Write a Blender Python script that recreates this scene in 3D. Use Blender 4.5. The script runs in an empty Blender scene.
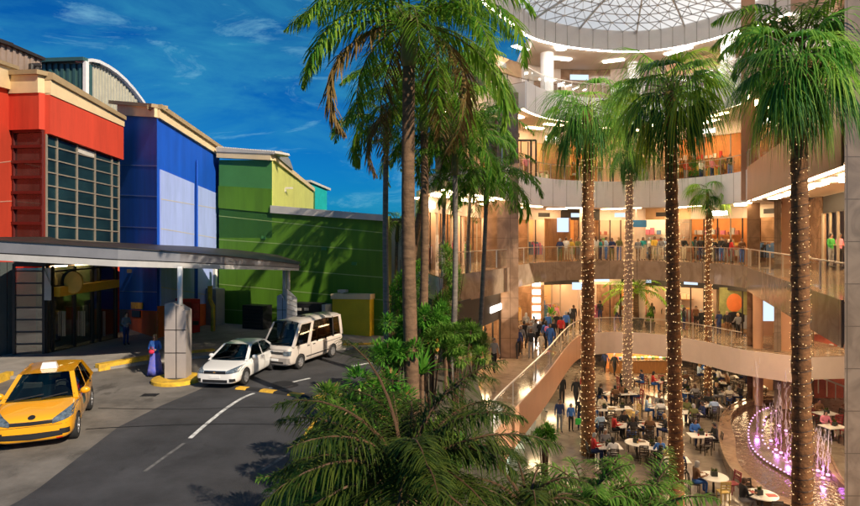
import bpy, bmesh, math, random
from mathutils import Vector, Matrix
R = random.Random(11)
S = bpy.context.scene
COL = S.collection
F, CX, HY, CZ = 600.0, 430.0, 235.0, 6.2          # focal length and picture centre of the photo, eye height
rad = math.radians

def P(px, py, z=0.0):                              # the point of the level plane z seen at a photo pixel
    Y = F * (CZ - z) / (py - HY)
    return Vector(((px - CX) / F * Y, Y, z))
def D(px, py, Y):                                  # the point at distance Y seen at a photo pixel
    return Vector(((px - CX) / F * Y, Y, CZ - (py - HY) / F * Y))

# ------------------------------------------------------------------ materials
def nodes(name):
    m = bpy.data.materials.new(name); m.use_nodes = True
    nt = m.node_tree; nt.nodes.clear()
    out = nt.nodes.new('ShaderNodeOutputMaterial')
    return m, nt, out
def rgb(c, k=1.0): return (min(1, c[0]*k), min(1, c[1]*k), min(1, c[2]*k), 1)
def vary(nt, c, var, scale, detail=6.0, stretch=(1, 1, 1), dirt=None):
    tc = nt.nodes.new('ShaderNodeTexCoord'); mp = nt.nodes.new('ShaderNodeMapping')
    mp.inputs['Scale'].default_value = stretch
    nz = nt.nodes.new('ShaderNodeTexNoise'); nz.inputs['Scale'].default_value = scale
    nz.inputs['Detail'].default_value = detail; nz.inputs['Roughness'].default_value = .65
    rp = nt.nodes.new('ShaderNodeValToRGB')
    rp.color_ramp.elements[0].position = .3; rp.color_ramp.elements[1].position = .7
    rp.color_ramp.elements[0].color = dirt + (1,) if dirt else rgb(c, 1 - var)
    rp.color_ramp.elements[1].color = rgb(c, 1 + var)
    nt.links.new(tc.outputs['Object'], mp.inputs['Vector'])
    nt.links.new(mp.outputs['Vector'], nz.inputs['Vector'])
    nt.links.new(nz.outputs['Fac'], rp.inputs['Fac'])
    return rp.outputs['Color'], nz
def mat(name, c, rough=.6, metal=0.0, var=.12, scale=1.5, bump=0.0, bscale=None, spec=.4, stretch=(1, 1, 1), coat=0.0, dirt=None, blotch=None):
    m, nt, out = nodes(name)
    b = nt.nodes.new('ShaderNodeBsdfPrincipled')
    b.inputs['Roughness'].default_value = rough; b.inputs['Metallic'].default_value = metal
    b.inputs['Specular IOR Level'].default_value = spec; b.inputs['Coat Weight'].default_value = coat
    col, nz = vary(nt, c, var, scale, stretch=stretch, dirt=dirt)
    if blotch:                                       # patches and stains with an edge of their own
        n3 = nt.nodes.new('ShaderNodeTexNoise'); n3.inputs['Scale'].default_value = blotch[0]; n3.inputs['Detail'].default_value = 8; n3.inputs['Roughness'].default_value = .7
        m3 = nt.nodes.new('ShaderNodeMapping'); m3.inputs['Scale'].default_value = blotch[3] if len(blotch) > 3 else (1, 1, 1); m3.inputs['Location'].default_value = (7.3, 2.2, 5)
        tc3 = nt.nodes.new('ShaderNodeTexCoord'); nt.links.new(tc3.outputs['Object'], m3.inputs[0]); nt.links.new(m3.outputs[0], n3.inputs['Vector'])
        r3 = nt.nodes.new('ShaderNodeValToRGB'); r3.color_ramp.elements[0].position = blotch[1]; r3.color_ramp.elements[1].position = blotch[1] + .09
        x3 = nt.nodes.new('ShaderNodeMix'); x3.data_type = 'RGBA'; x3.inputs[7].default_value = rgb(blotch[2])
        nt.links.new(n3.outputs['Fac'], r3.inputs[0]); nt.links.new(r3.outputs[0], x3.inputs[0]); nt.links.new(col, x3.inputs[6]); col = x3.outputs[2]
    nt.links.new(col, b.inputs['Base Color'])
    if bump:
        n2 = nt.nodes.new('ShaderNodeTexNoise'); n2.inputs['Scale'].default_value = bscale or scale * 6
        n2.inputs['Detail'].default_value = 5
        tc = nt.nodes.new('ShaderNodeTexCoord'); nt.links.new(tc.outputs['Object'], n2.inputs['Vector'])
        bp = nt.nodes.new('ShaderNodeBump'); bp.inputs['Strength'].default_value = bump; bp.inputs['Distance'].default_value = .03
        nt.links.new(n2.outputs['Fac'], bp.inputs['Height']); nt.links.new(bp.outputs['Normal'], b.inputs['Normal'])
    nt.links.new(b.outputs[0], out.inputs[0])
    return m
def emit(name, c, k):
    m, nt, out = nodes(name)
    e = nt.nodes.new('ShaderNodeEmission'); e.inputs[0].default_value = rgb(c); e.inputs[1].default_value = k
    nt.links.new(e.outputs[0], out.inputs[0]); return m
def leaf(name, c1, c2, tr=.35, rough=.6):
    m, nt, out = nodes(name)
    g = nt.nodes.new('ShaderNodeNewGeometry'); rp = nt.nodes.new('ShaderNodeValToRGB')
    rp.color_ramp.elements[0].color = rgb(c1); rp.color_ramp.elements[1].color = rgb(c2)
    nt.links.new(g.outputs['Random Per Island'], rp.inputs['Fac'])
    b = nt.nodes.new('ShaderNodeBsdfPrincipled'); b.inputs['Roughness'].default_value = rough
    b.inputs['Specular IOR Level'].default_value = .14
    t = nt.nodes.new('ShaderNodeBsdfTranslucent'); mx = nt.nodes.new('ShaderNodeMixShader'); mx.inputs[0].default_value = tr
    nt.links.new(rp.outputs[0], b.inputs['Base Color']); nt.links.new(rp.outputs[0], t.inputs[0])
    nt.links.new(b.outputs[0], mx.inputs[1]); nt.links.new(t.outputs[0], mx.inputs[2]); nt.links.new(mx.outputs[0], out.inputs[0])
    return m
def pane(name, tint, fac=.75, rough=.03):           # thin clear glass: mostly see-through, a glossy skin
    m, nt, out = nodes(name)
    t = nt.nodes.new('ShaderNodeBsdfTransparent'); t.inputs[0].default_value = rgb(tint)
    g = nt.nodes.new('ShaderNodeBsdfGlossy'); g.inputs['Roughness'].default_value = rough
    mx = nt.nodes.new('ShaderNodeMixShader'); mx.inputs[0].default_value = 1 - fac
    nt.links.new(t.outputs[0], mx.inputs[1]); nt.links.new(g.outputs[0], mx.inputs[2]); nt.links.new(mx.outputs[0], out.inputs[0])
    return m
def stone(name, c, vein, rough=.13, sx=2.4, sz=1.2):   # polished stone slabs with joints and veins
    m, nt, out = nodes(name)
    b = nt.nodes.new('ShaderNodeBsdfPrincipled'); b.inputs['Roughness'].default_value = rough
    tc = nt.nodes.new('ShaderNodeTexCoord')
    n1 = nt.nodes.new('ShaderNodeTexNoise'); n1.inputs['Scale'].default_value = .9; n1.inputs['Detail'].default_value = 9; n1.inputs['Distortion'].default_value = 1.6
    rp = nt.nodes.new('ShaderNodeValToRGB'); e = rp.color_ramp.elements
    e[0].position = .36; e[0].color = rgb(vein); e[1].position = .6; e[1].color = rgb(c)
    nt.links.new(tc.outputs['Object'], n1.inputs['Vector']); nt.links.new(n1.outputs['Fac'], rp.inputs['Fac'])
    sp = nt.nodes.new('ShaderNodeSeparateXYZ'); nt.links.new(tc.outputs['Object'], sp.inputs[0])
    def joint(sock, period, w):
        d = nt.nodes.new('ShaderNodeMath'); d.operation = 'DIVIDE'; d.inputs[1].default_value = period
        f = nt.nodes.new('ShaderNodeMath'); f.operation = 'FRACT'
        l = nt.nodes.new('ShaderNodeMath'); l.operation = 'LESS_THAN'; l.inputs[1].default_value = w
        nt.links.new(sock, d.inputs[0]); nt.links.new(d.outputs[0], f.inputs[0]); nt.links.new(f.outputs[0], l.inputs[0]); return l.outputs[0]
    ad = nt.nodes.new('ShaderNodeMath'); ad.operation = 'ADD'
    nt.links.new(sp.outputs['X'], ad.inputs[0]); nt.links.new(sp.outputs['Y'], ad.inputs[1])
    mxm = nt.nodes.new('ShaderNodeMath'); mxm.operation = 'MAXIMUM'
    nt.links.new(joint(ad.outputs[0], sx, .014), mxm.inputs[0]); nt.links.new(joint(sp.outputs['Z'], sz, .022), mxm.inputs[1])
    mx = nt.nodes.new('ShaderNodeMix'); mx.data_type = 'RGBA'; mx.inputs[7].default_value = rgb(c, .45)
    nt.links.new(mxm.outputs[0], mx.inputs[0]); nt.links.new(rp.outputs[0], mx.inputs[6])
    nt.links.new(mx.outputs[2], b.inputs['Base Color']); nt.links.new(b.outputs[0], out.inputs[0])
    return m

M = {}
def mk():
    M['asphalt'] = mat('asphalt', (.046, .046, .05), .85, var=.4, scale=.55, bump=.4, bscale=40, blotch=(.8, .6, (.026, .026, .028), (1.6, .5, 1)))
    M['asphalt_patch'] = mat('newer asphalt', (.03, .03, .032), .85, var=.4, scale=1.5, bump=.4, bscale=45)
    M['concrete'] = mat('concrete', (.15, .135, .118), .85, var=.45, scale=.6, bump=.25, bscale=25, blotch=(.9, .58, (.085, .076, .066), (1.2, .6, 1)))
    M['pave'] = mat('paving', (.27, .25, .225), .8, var=.25, scale=.9, bump=.15, bscale=20, blotch=(1.1, .62, (.16, .15, .13)))
    M['earth'] = mat('earth', (.09, .075, .05), .95, var=.35, scale=1.2, bump=.4)
    M['white_line'] = mat('white road paint', (.68, .68, .66), .7, var=.35, scale=5, dirt=(.22, .22, .21))
    M['yellow_line'] = mat('yellow road paint', (.75, .42, .03), .7, var=.25, scale=4, dirt=(.32, .2, .04))
    M['kerb_yellow'] = mat('yellow kerb paint', (.75, .45, .03), .65, var=.2, scale=3, dirt=(.4, .25, .04))
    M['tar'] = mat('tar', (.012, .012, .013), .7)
    M['black'] = mat('black paint', (.016, .016, .018), .5)
    M['rubber'] = mat('rubber', (.02, .02, .021), .8)
    M['red_wall'] = mat('red render', (.56, .055, .025), .75, var=.16, scale=.7, bump=.05, stretch=(2, 2, .3), blotch=(1.2, .66, (.4, .05, .03), (3, 3, .2)))
    M['red_joint'] = mat('pale joint', (.62, .3, .22), .75)
    M['cream'] = mat('cream render', (.72, .55, .32), .75, var=.1, scale=.8)
    M['cornice'] = mat('cornice', (.36, .26, .14), .7, var=.15, scale=1.2)
    M['blue_wall'] = mat('blue render', (.004, .08, .48), .65, var=.2, scale=.6, stretch=(2, 2, .3), blotch=(1.2, .64, (.008, .05, .3), (3, 3, .2)))
    M['blue_joint'] = mat('blue joint', (.2, .27, .55), .7)
    M['lavender'] = mat('pale blue panel', (.34, .43, .78), .5, var=.12, scale=.8, stretch=(3, 3, .3))
    M['plinth'] = mat('orange plinth', (.62, .12, .02), .7, var=.12)
    M['green_wall'] = mat('green render', (.075, .19, .008), .75, var=.25, scale=.5, stretch=(2, 2, .3), blotch=(1.0, .62, (.05, .13, .008), (3, 3, .2)))
    M['green_top'] = mat('dark green render', (.05, .2, .05), .75, var=.12, scale=.6)
    M['green_joint'] = mat('green joint', (.25, .36, .12), .75)
    M['lime'] = mat('lime render', (.62, .62, .16), .7, var=.1, scale=.8)
    M['yellow_wall'] = mat('yellow render', (.72, .5, .02), .7, var=.12, scale=.7)
    M['coping'] = mat('grey coping', (.5, .47, .42), .6, var=.1)
    M['teal'] = mat('teal cladding', (.01, .36, .34), .6)
    M['metal_dark'] = mat('dark teal corrugated', (.05, .12, .12), .45, .3, scale=2)
    M['metal_pale'] = mat('pale corrugated', (.52, .5, .4), .5, .2, scale=2)
    M['metal_brown'] = mat('brown corrugated', (.33, .25, .2), .6, .1, scale=2)
    M['canopy'] = mat('canopy metal', (.24, .24, .26), .4, .35, var=.12, scale=1.0)
    M['canopy_light'] = mat('canopy lip', (.45, .44, .43), .45, .1)
    M['column'] = mat('white painted steel', (.75, .75, .74), .4)
    M['pylon'] = mat('grey beige cladding', (.33, .29, .27), .55, var=.1, scale=1)
    M['pylon_blue'] = mat('grey blue cladding', (.33, .4, .5), .55)
    M['dark_glass'] = mat('dark reflective glass', (.01, .028, .032), .05, spec=.9, var=.5, scale=.5)
    M['shop_glass'] = mat('shaded glass', (.03, .045, .038), .05, spec=.7, var=.5, scale=.7)
    M['alu'] = mat('aluminium', (.33, .28, .22), .45, .3)
    M['dark_frame'] = mat('dark frame', (.03, .024, .02), .5)
    M['sign_orange'] = mat('orange sign', (.82, .42, .03), .5, var=.15)
    M['vend_red'] = mat('red cabinet', (.55, .012, .012), .4, var=.2)
    # mall
    M['marble'] = stone('brown marble', (.29, .18, .115), (.19, .115, .07))
    M['bronze_stone'] = stone('bronze stone', (.22, .14, .09), (.15, .09, .06), .15, 1.4, 40)
    M['marble_grey'] = stone('grey marble', (.24, .175, .13), (.16, .115, .085), .2)
    M['salmon'] = mat('salmon stone', (.5, .275, .165), .35, var=.1, scale=.6)
    M['fascia_white'] = mat('white fascia panel', (.88, .86, .85), .4, var=.04)
    M['fascia_tan'] = stone('tan stone fascia', (.34, .25, .18), (.25, .175, .12), .15, 1.6, 40)
    M['fascia_pale'] = mat('pale fascia', (.6, .47, .39), .4, var=.05)
    M['soffit'] = mat('plaster soffit', (.66, .56, .47), .7, var=.04)
    M['floor_stone'] = stone('polished floor', (.34, .245, .17), (.25, .18, .12), .1, 1.2, 60)
    M['floor_grey'] = stone('grey floor tile', (.22, .18, .145), (.165, .13, .105), .14, 1.0, 60)
    M['shop_wall'] = mat('warm shop wall', (.62, .4, .22), .6, var=.15, scale=.8)
    M['shop_orange'] = mat('orange shop wall', (.62, .26, .09), .6, var=.2, scale=.8)
    M['wood'] = mat('wood slats', (.36, .17, .06), .5, var=.3, scale=3, stretch=(4, 4, .4))
    M['glass'] = pane('clear balustrade glass', (.96, .98, .97), .88)
    M['steel'] = mat('brushed steel', (.6, .56, .5), .3, .8)
    M['dome_glass'] = None
    M['cove'] = emit('warm cove light', (1, .76, .48), 12)
    M['lamp'] = emit('warm ceiling lamp', (1, .7, .38), 20)
    M['ring_fill_strip'] = emit('ring fill strip', (1, .92, .82), 27)  # glow for the added strip that brightens fascias and palm crowns
    M['lamp_soft'] = emit('shop lamp', (1, .67, .33), 19)
    M['lamp_white'] = emit('white ceiling lamp', (1, .9, .78), 8)
    M['bulb'] = emit('string bulb', (1, .68, .3), 1.5)
    M['bulb_pink'] = emit('fountain lamp', (1, .4, .9), 1.6)
    M['screen'] = emit('lit sign', (.65, .8, 1), .75)
    M['table_white'] = mat('white table', (.64, .61, .57), .35, var=.03)
    M['chair_dark'] = mat('dark chair metal', (.035, .025, .02), .45)
    M['chair_yellow'] = mat('pale yellow chair', (.6, .42, .13), .5)
    M['chair_red'] = mat('dark red chair', (.25, .02, .03), .5)
    M['pot'] = mat('dark pot', (.03, .035, .03), .5)
    M['trunk'] = mat('palm bark', (.15, .085, .045), .85, var=.45, scale=2.2, bump=.8, bscale=9, stretch=(1, 1, 3.5))
    M['trunk_lit'] = mat('wrapped palm bark', (.2, .085, .03), .85, var=.5, scale=3, bump=.7, bscale=12, stretch=(1, 1, 3))
    M['trunk_pale'] = mat('pale palm bark', (.3, .2, .15), .8, var=.3, scale=3, bump=.5, stretch=(1, 1, 3))
    M['trunk_grey'] = mat('grey palm bark', (.19, .16, .13), .85, var=.35, scale=3, bump=.5, stretch=(1, 1, 3))
    M['shaft'] = mat('crown shaft', (.14, .15, .05), .5, var=.3, scale=1.2)
    M['leaf_palm'] = leaf('feather palm leaflets', (.05, .19, .015), (.3, .46, .05), .48)
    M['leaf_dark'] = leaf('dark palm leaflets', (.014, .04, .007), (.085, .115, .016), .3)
    M['leaf_mid'] = leaf('mid green palm leaflets', (.03, .14, .015), (.18, .33, .04), .42)
    M['leaf_dry'] = leaf('dry leaflets', (.16, .1, .03), (.26, .17, .06), .3)
    M['leaf_fan'] = leaf('fan palm segments', (.055, .25, .035), (.26, .48, .075), .48)
    M['leaf_fan_light'] = leaf('light fan segments', (.2, .48, .06), (.48, .68, .12), .5)
    M['leaf_fan_deep'] = leaf('deep fan segments', (.03, .13, .04), (.1, .25, .06), .38)
    M['leaf_fan2'] = leaf('yellow green fan segments', (.15, .34, .025), (.45, .58, .06), .5)
    M['leaf_shrub'] = leaf('shrub leaves', (.03, .17, .015), (.16, .38, .04), .4)
    M['leaf_fern'] = leaf('fern leaves', (.05, .16, .015), (.2, .34, .05), .38)
    M['flower'] = leaf('pale orange flowers', (.55, .25, .08), (.7, .5, .3), .3)
    M['rachis'] = mat('leaf stalk', (.13, .1, .04), .6)
    M['rachis_brown'] = mat('brown leaf stalk', (.09, .045, .02), .7)
    m, nt, out = nodes('dome glazing')
    t = nt.nodes.new('ShaderNodeBsdfTranslucent'); t.inputs[0].default_value = (1, .985, .95, 1)
    t2 = nt.nodes.new('ShaderNodeBsdfTransparent'); mx = nt.nodes.new('ShaderNodeMixShader'); mx.inputs[0].default_value = .04
    nt.links.new(t.outputs[0], mx.inputs[1]); nt.links.new(t2.outputs[0], mx.inputs[2]); nt.links.new(mx.outputs[0], out.inputs[0])
    M['dome_glass'] = m
    m, nt, out = nodes('fountain water')
    b = nt.nodes.new('ShaderNodeBsdfPrincipled'); b.inputs['Base Color'].default_value = (.09, .05, .035, 1); b.inputs['Roughness'].default_value = .08
    nz = nt.nodes.new('ShaderNodeTexNoise'); nz.inputs['Scale'].default_value = 3.5; nz.inputs['Detail'].default_value = 3
    tc = nt.nodes.new('ShaderNodeTexCoord'); nt.links.new(tc.outputs['Object'], nz.inputs['Vector'])
    bp = nt.nodes.new('ShaderNodeBump'); bp.inputs['Strength'].default_value = .35; bp.inputs['Distance'].default_value = .08
    nt.links.new(nz.outputs['Fac'], bp.inputs['Height']); nt.links.new(bp.outputs['Normal'], b.inputs['Normal']); nt.links.new(b.outputs[0], out.inputs[0])
    M['water'] = m
    m, nt, out = nodes('falling water')
    t = nt.nodes.new('ShaderNodeBsdfTransparent'); d = nt.nodes.new('ShaderNodeBsdfTranslucent'); d.inputs[0].default_value = (.95, .85, .97, 1)
    d2 = nt.nodes.new('ShaderNodeBsdfDiffuse'); d2.inputs[0].default_value = (.95, .85, .97, 1)
    a = nt.nodes.new('ShaderNodeMixShader'); a.inputs[0].default_value = .5; nt.links.new(d.outputs[0], a.inputs[1]); nt.links.new(d2.outputs[0], a.inputs[2])
    mx = nt.nodes.new('ShaderNodeMixShader'); mx.inputs[0].default_value = .3
    nt.links.new(t.outputs[0], mx.inputs[1]); nt.links.new(a.outputs[0], mx.inputs[2]); nt.links.new(mx.outputs[0], out.inputs[0])
    M['jet'] = m
mk()
SHADE = {}
def plain(c, rough=.7, coat=0.0, metal=0.0, spec=.4):           # one material per colour, for clothes, goods, car paint
    k = (c, rough, coat, metal)
    if k not in SHADE:
        SHADE[k] = mat('paint %d' % len(SHADE), c, rough, metal, var=.12, scale=4, coat=coat, spec=spec)
    return SHADE[k]

# ------------------------------------------------------------------ mesh building
WORLD = set()                                       # things whose parts are written in world coordinates
class MB:
    def __init__(s): s.v = []; s.f = []; s.m = []; s.mi = 0
    def mat(s, i): s.mi = i; return s
    def add(s, vs, fs):
        o = len(s.v); s.v += [tuple(v) for v in vs]
        s.f += [tuple(i + o for i in f) for f in fs]; s.m += [s.mi] * len(fs); return s
    def quad(s, a, b, c, d): return s.add([a, b, c, d], [(0, 1, 2, 3)])
    def box(s, x0, y0, z0, x1, y1, z1, T=None):
        vs = [Vector(p) for p in ((x0, y0, z0), (x1, y0, z0), (x1, y1, z0), (x0, y1, z0), (x0, y0, z1), (x1, y0, z1), (x1, y1, z1), (x0, y1, z1))]
        if T: vs = [T @ v for v in vs]
        return s.add(vs, [(3, 2, 1, 0), (4, 5, 6, 7), (0, 1, 5, 4), (1, 2, 6, 5), (2, 3, 7, 6), (3, 0, 4, 7)])
    def prism(s, pts, z0, z1):                      # plan polygon; z0, z1 numbers or one per point
        n = len(pts); a = z0 if isinstance(z0, (list, tuple)) else [z0] * n; b = z1 if isinstance(z1, (list, tuple)) else [z1] * n
        vs = [(p[0], p[1], a[i]) for i, p in enumerate(pts)] + [(p[0], p[1], b[i]) for i, p in enumerate(pts)]
        return s.add(vs, [tuple(range(n))[::-1], tuple(range(n, 2 * n))] + [(i, (i + 1) % n, (i + 1) % n + n, i + n) for i in range(n)])
    def solid(s, A, B):                             # two matching outlines joined into a closed solid
        n = len(A)
        return s.add(list(A) + list(B), [tuple(range(n))[::-1], tuple(range(n, 2 * n))] + [(i, (i + 1) % n, (i + 1) % n + n, i + n) for i in range(n)])
    def bar(s, p, q, w, h=None, up=(0, 0, 1)):      # rectangular bar from p to q
        p, q, up = Vector(p), Vector(q), Vector(up); d = (q - p).normalized(); h = h or w
        if abs(d.dot(up)) > .98: up = Vector((0, 1, 0))
        x = d.cross(up).normalized() * w / 2; y = x.cross(d).normalized() * h / 2
        return s.solid([p - x - y, p + x - y, p + x + y, p - x + y], [q - x - y, q + x - y, q + x + y, q - x + y])
    def tube(s, path, radii, n=8, cap=True):
        path = [Vector(p) for p in path]; k = len(path)
        if not isinstance(radii, (list, tuple)): radii = [radii] * k
        vs = []; ref = Vector((.31, .95, .02))
        for i, p in enumerate(path):
            d = (path[min(i + 1, k - 1)] - path[max(i - 1, 0)]).normalized()
            x = d.cross(ref).normalized(); y = d.cross(x)
            for j in range(n):
                a = 2 * math.pi * j / n; vs.append(p + (x * math.cos(a) + y * math.sin(a)) * radii[i])
        fs = [(i * n + j, i * n + (j + 1) % n, (i + 1) * n + (j + 1) % n, (i + 1) * n + j) for i in range(k - 1) for j in range(n)]
        if cap: fs += [tuple(range(n))[::-1], tuple((k - 1) * n + j for j in range(n))]
        return s.add(vs, fs)
    def lathe(s, c, prof, n=16, T=None, cap=True):            # prof: (radius, z) list, around the z axis of T or of c
        vs = []
        for r, z in prof:
            for j in range(n):
                a = 2 * math.pi * j / n; v = Vector((r * math.cos(a), r * math.sin(a), z))
                vs.append((T @ v) if T else Vector(c) + v)
        k = len(prof); fs = [(i * n + j, i * n + (j + 1) % n, (i + 1) * n + (j + 1) % n, (i + 1) * n + j) for i in range(k - 1) for j in range(n)]
        if cap and prof[0][0] > 1e-6: fs.append(tuple(range(n))[::-1])
        if cap and prof[-1][0] > 1e-6: fs.append(tuple((k - 1) * n + j for j in range(n)))
        return s.add(vs, fs)
    def ball(s, c, r, n=10, k=6, T=None):
        r = r if isinstance(r, (list, tuple)) else (r, r, r); c = Vector(c)
        vs = [Vector((0, 0, -r[2]))]
        for i in range(1, k):
            t = -math.pi / 2 + math.pi * i / k
            vs += [Vector((r[0] * math.cos(t) * math.cos(2 * math.pi * j / n), r[1] * math.cos(t) * math.sin(2 * math.pi * j / n), r[2] * math.sin(t))) for j in range(n)]
        vs.append(Vector((0, 0, r[2])))
        if T: vs = [T @ v for v in vs]
        vs = [v + c for v in vs]; last = len(vs) - 1
        fs = [(0, 1 + (j + 1) % n, 1 + j) for j in range(n)]
        for i in range(k - 2):
            a = 1 + i * n; fs += [(a + j, a + (j + 1) % n, a + n + (j + 1) % n, a + n + j) for j in range(n)]
        a = 1 + (k - 2) * n; fs += [(a + j, a + (j + 1) % n, last) for j in range(n)]
        return s.add(vs, fs)
    def build(s, name, mats, parent=None, smooth=False, label=None):
        me = bpy.data.meshes.new(name); me.from_pydata(s.v, [], s.f)
        for m in (mats if isinstance(mats, (list, tuple)) else [mats]): me.materials.append(M[m] if isinstance(m, str) else m)
        me.polygons.foreach_set('material_index', s.m)
        if smooth: me.polygons.foreach_set('use_smooth', [True] * len(s.f))
        me.update(); return link(name, me, parent, label)
def link(name, me, parent=None, label=None):
    o = bpy.data.objects.new(name, me); COL.objects.link(o)
    if parent:
        o.parent = parent
        if parent.name in WORLD: o.matrix_parent_inverse = Matrix.Translation(-parent.location)
    if label: o['label'] = label
    return o
def tag(o, label, cat, group=None):
    o['label'] = label; o['category'] = cat
    if group: o['group'] = group
    return o
def thing(name, label, cat, loc=(0, 0, 0), rz=0.0, group=None, world=True):
    o = bpy.data.objects.new(name, None); COL.objects.link(o); o.location = loc; o.rotation_euler = (0, 0, rz)
    o.empty_display_size = .3
    if world: WORLD.add(o.name)
    return tag(o, label, cat, group)
def kids(o): return KIDS.get(o.name, [])
def structure(o): o['kind'] = 'structure'; return o
def stuff(o): o['kind'] = 'stuff'; return o
def copy_tree(o, loc, rz, label, parent=None):
    c = o.copy(); COL.objects.link(c)
    if parent is None:
        c.location = loc; c.rotation_euler = (0, 0, rz); c['label'] = label
    else: c.parent = parent
    for ch in list(o.children): copy_tree(ch, None, None, None, c)
    return c

class Wall:                                          # an upright plane between two plan points given as (photo column, distance)
    def __init__(s, pa, Ya, pb, Yb):
        s.a = Vector(((pa - CX) / F * Ya, Ya)); s.b = Vector(((pb - CX) / F * Yb, Yb)); s.pa, s.pb = pa, pb
        d = (s.b - s.a).normalized(); s.d = d; n = Vector((d.y, -d.x))
        s.n = n if n.dot(s.a) < 0 else -n
    def depth(s, px):
        k = (px - CX) / F; d = s.b - s.a
        t = (k * s.a.y - s.a.x) / (d.x - k * d.y); return s.a.y + t * d.y
    def pt(s, px, py, off=0.0):
        Y = s.depth(px); p = D(px, py, Y); return Vector((p.x + s.n.x * off, p.y + s.n.y * off, p.z))
    def panel(s, mb, pix, o0, o1):
        return mb.solid([s.pt(x, y, o0) for x, y in pix], [s.pt(x, y, o1) for x, y in pix])
    def strip(s, mb, x0, y0, x1, y1, w, o0, o1):     # a thin member between two pixels, w metres wide
        a, b = s.pt(x0, y0), s.pt(x1, y1); d = (b - a).normalized(); n = Vector((s.n.x, s.n.y, 0)); u = d.cross(n).normalized() * w / 2
        return mb.solid([a - u + n * o0, b - u + n * o0, b + u + n * o0, a + u + n * o0], [a - u + n * o1, b - u + n * o1, b + u + n * o1, a + u + n * o1])
def lerp(a, b, t): return a + (b - a) * t
def spline(pts, per=6, closed=False):
    pts = [Vector(p) for p in pts]; n = len(pts); out = []
    for i in range(n if closed else n - 1):
        g = (lambda k: pts[k % n]) if closed else (lambda k: pts[max(0, min(n - 1, k))])
        p0, p1, p2, p3 = g(i - 1), g(i), g(i + 1), g(i + 2)
        for j in range(per):
            t = j / per
            out.append(.5 * (2 * p1 + (p2 - p0) * t + (2 * p0 - 5 * p1 + 4 * p2 - p3) * t * t + (3 * p1 - p0 - 3 * p2 + p3) * t ** 3))
    if not closed: out.append(pts[-1])
    return out
# ------------------------------------------------------------------ ground, road, pavement
Z0, Z1, Z2, Z3, Z4, ZR = -5.2, -1.2, 4.2, 10.2, 16.5, 21.4     # mall floors and roof
g = MB()
HOLE = (2.0, 12.0, 36.0, 60.0)
for x0, y0, x1, y1 in ((-500, -60, 2, 900), (2, -60, 36, 12), (36, -60, 500, 900), (2, 60, 36, 900)):
    g.quad((x0, y0, 0), (x1, y0, 0), (x1, y1, 0), (x0, y1, 0))
structure(g.build('ground', 'earth'))
def sheet(name, pix, z, m):
    mb = MB(); pts = [P(x, y, z) for x, y in pix]; mb.add(pts, [tuple(range(len(pts)))]); return mb.build(name, m)
# concrete forecourt and asphalt road
A = [Vector((-90, 6, .004)), Vector((-3.2, 6, .004))] + [P(x, y, .004) for x, y in ((330, 470), (345, 430), (376, 380), (388, 352), (392, 330))] + [Vector((-6, 70, .004)), Vector((-90, 70, .004))]
structure(MB().add(A, [tuple(range(len(A)))]).build('forecourt', 'concrete'))
B = [Vector((-10.6, 6, .008))] + [P(x, y, .008) for x, y in ((20, 500), (40, 487), (80, 456), (118, 427), (160, 406), (198, 390), (232, 372), (262, 361), (300, 352), (360, 343), (388, 338), (388, 352), (376, 380), (350, 420), (335, 460))] + [Vector((-3.3, 6, .008))]
structure(MB().add(B, [tuple(range(len(B)))]).build('road', 'asphalt'))
def ribbon(name, pix, w, m, z=.012):
    pts = [P(x, y, z) for x, y in pix]; pts = [p for p in spline(pts, 5)]
    mb = MB(); L = []; Rr = []
    for i, p in enumerate(pts):
        d = (pts[min(i + 1, len(pts) - 1)] - pts[max(0, i - 1)]); d.z = 0; d.normalize(); n = Vector((-d.y, d.x, 0)) * w / 2
        L.append(p + n); Rr.append(p - n)
    k = len(pts); mb.add(L + Rr, [(i, i + 1, k + i + 1, k + i) for i in range(k - 1)])
    return structure(mb.build(name, m))
ribbon('road_marking', [(190, 438), (206, 424), (225, 409), (242, 398), (254, 393)], .14, 'white_line')
ribbon('road_marking', [(145, 471), (160, 460), (184, 443)], .1, mat('worn paint', (.16, .155, .15), .8, var=.5, scale=6, dirt=(.05, .05, .05)))
ribbon('road_marking', [(270, 388), (288, 383), (310, 378)], .16, 'white_line')
ribbon('road_marking', [(352, 366), (366, 363.5), (379, 361.5)], .2, 'white_line')
ribbon('road_marking', [(302, 441), (309, 430), (316, 419)], .14, 'yellow_line')
ribbon('road_marking', [(338, 396), (352, 389), (370, 381)], .12, 'yellow_line')
ribbon('road_marking', [(262, 470), (275, 462), (290, 452)], .1, mat('faint white paint', (.13, .125, .12), .8, var=.5, scale=6, dirt=(.05, .05, .05)))
ribbon('road_seam_and_shadow', [(98, 408), (180, 409), (260, 407), (342, 409)], .05, 'tar', .0135)  # overhead cable's shadow, painted as a thin dark strip
ribbon('road_seam_and_shadow', [(86, 429), (118, 427), (200, 424), (270, 424), (330, 426)], .07, 'tar', .0135)  # second cable shadow, also painted as a dark strip
ribbon('road_seam_and_shadow', [(272, 384), (284, 381), (296, 385), (283, 388), (272, 386)], .25, 'tar', .0128)
def patch(name, pix, z, m):
    mb = MB(); pts = [P(x, y, z) for x, y in pix]; mb.add(pts, [tuple(range(len(pts)))]); return structure(mb.build(name, m))
mb = MB(); c = P(283, 384.5, 0); mb.lathe((c.x, c.y, 0), [(.42, .0105), (.42, .0125), (0, .0126)], 20); tag(mb.build('manhole_cover', 'tar'), 'round dark manhole cover in the road before the white saloon', 'manhole cover')
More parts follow.
